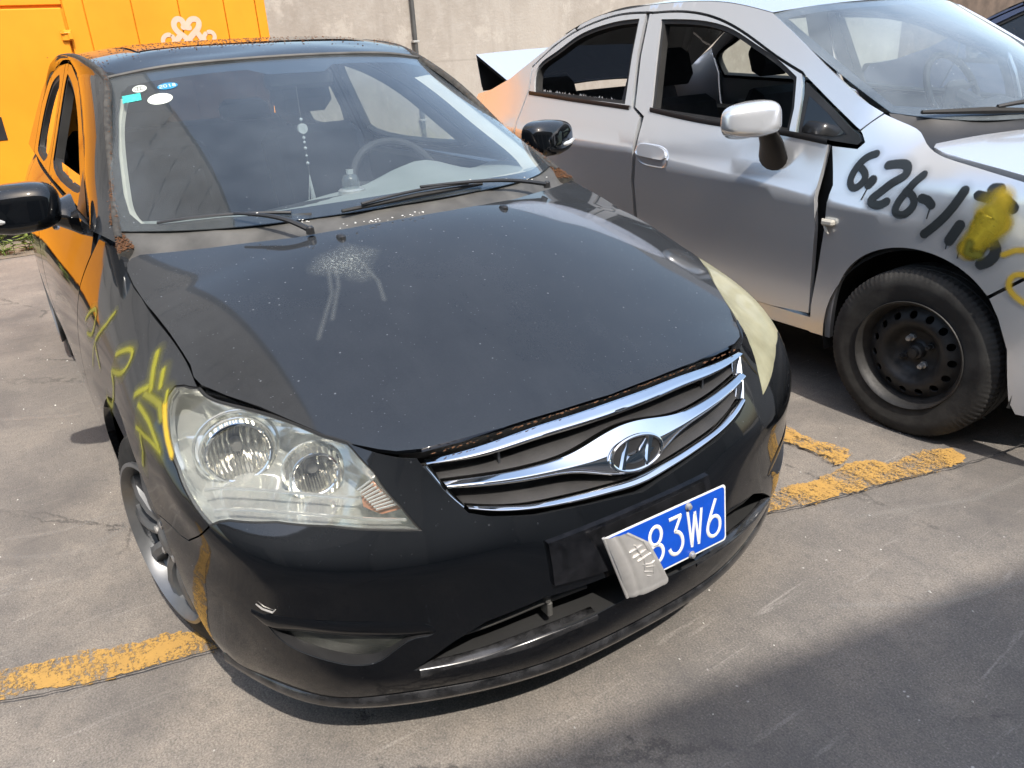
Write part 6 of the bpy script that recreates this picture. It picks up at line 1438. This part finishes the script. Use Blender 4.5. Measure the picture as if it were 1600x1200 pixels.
GRAF = {'6': [(-.236,.939),(-.263,.927),(-.287,.9),(-.301,.864),(-.298,.839),(-.282,.826),(-.26,.837),(-.248,.862),(-.264,.885),(-.284,.895)], '2': [(-.179,.908),(-.147,.914),(-.112,.909),(-.103,.894),(-.133,.863),(-.182,.819),(-.202,.791),(-.18,.782),(-.146,.797)],
 '6b': [(-.043,.891),(-.061,.87),(-.088,.829),(-.107,.789),(-.105,.767),(-.085,.762),(-.06,.778),(-.049,.804),(-.063,.828),(-.086,.836)], '1': [(.106,.861),(.083,.812),(.05,.763),(.003,.713)],
 'dot': [(-.228,.843),(-.217,.858)], 'dash': [(-.025,.822),(-.004,.818),(.010,.806)], 'drip': [(-.226,.840),(-.239,.793)], 'drip2': [(.008,.800),(.004,.763)],
 'k1': [(.189,.871),(.203,.872)], 'k2': [(.150,.851),(.180,.847)], 'k3': [(.228,.846),(.253,.827)], 'k4': [(.112,.757),(.087,.705)], 'k5': [(.213,.725),(.23,.701),(.221,.668),(.194,.649)], 'k6': [(.136,.689),(.160,.676),(.179,.692)], 'd3': [(.081,.703),(.08,.678)], 'd4': [(.123,.676),(.121,.655)]}
GW = {'6': 0.0270, '2': 0.0297, '6b': 0.0270, '1': 0.0297, 'dot': 0.0351, 'dash': 0.0324, 'drip': 0.0047, 'drip2': 0.0047, 'k1': 0.0405, 'k2': 0.0324, 'k3': 0.0378, 'k4': 0.0351, 'k5': 0.0351, 'k6': 0.0459, 'd3': 0.0041, 'd4': 0.0041}
for k, P_ in GRAF.items(): ribbon('spray_mark', SS, P_, GW[k], M['spray_k'], wg_r, .0015 if k[0] != 'k' else .0012, 40)
for k in ('6', '2', '6b', '1', 'k4', 'k5', 'k6'): ribbon('overspray', SS, GRAF[k], GW[k] * 2.3, M['over_k'], wg_r, .0008, 40)
for k, (P_, w_) in enumerate([([(.171,.800),(.21,.806),(.245,.783),(.222,.753),(.185,.738),(.163,.764),(.19,.79)], .05), ([(.222,.850),(.21,.80),(.177,.731),(.150,.690)], .085), ([(.152,.707),(.150,.678),(.186,.676)], .04)]):
    ribbon('spray_mark', SS, P_, w_, M['spray_v' if k == 2 else 'spray_yo'], wg_r, .0019 + .0004 * k, 40)
for P_, w_ in (([(.20,.815),(.215,.79),(.20,.755)], .13), ([(.19,.76),(.165,.715)], .10)): ribbon('spray_mark', SS, P_, w_, M['spray_mist'], wg_r, .0026, 30)
for P_ in ([(.255,.690),(.285,.708),(.33,.716)], [(.345,.640),(.290,.628),(.285,.603),(.306,.574),(.36,.548)]): ribbon('spray_mark', SS, P_, .026, M['spray_o'], wg_r, .0017, 30)
# torn clip hanging in the gap behind the wing, shards along the sill of the rear door
MB().box((-.352, -.845, .700), (.05, .025, .022), bev=.006).tube([(-.38, -.842, .71), (-.355, -.85, .675), (-.345, -.848, .66)], [.004, .006, .002], 6).build('broken_clip', M['trim_pale'], wg_r)
MB().grid([[(-.46, -.77, z), (-.34, -.77, z)] for z in np.linspace(.28, .94, 8)]).build('gap_liner', M['liner'], silver)
m = MB(); r = np.random.RandomState(8)
for k in range(60):
    x = r.uniform(-2.27, -1.66); z = np.interp(x, [-2.34, -1.574], [1.106, 1.068]) + .006; q = r.uniform(.004, .016); m.add([(x - q, -float(SY(x, z)) + .016, z - .006), (x + q, -float(SY(x, z)) + .016, z - .006), (x + r.normal(0, q * .5), -float(SY(x, z)) + .016, z + r.uniform(.002, .016))], [(0, 1, 2)])
m.build('broken_glass', M['white'], [o for o in silver.children if o.name.startswith('rear_door')][0], False)['kind'] = 'stuff'
navy = empty('parked_car', 'navy blue saloon parked on the far flank of the silver wreck', 'car', (1.35, 5.05, 0), -.01)
pale_saloon(navy, M['navy'], False)
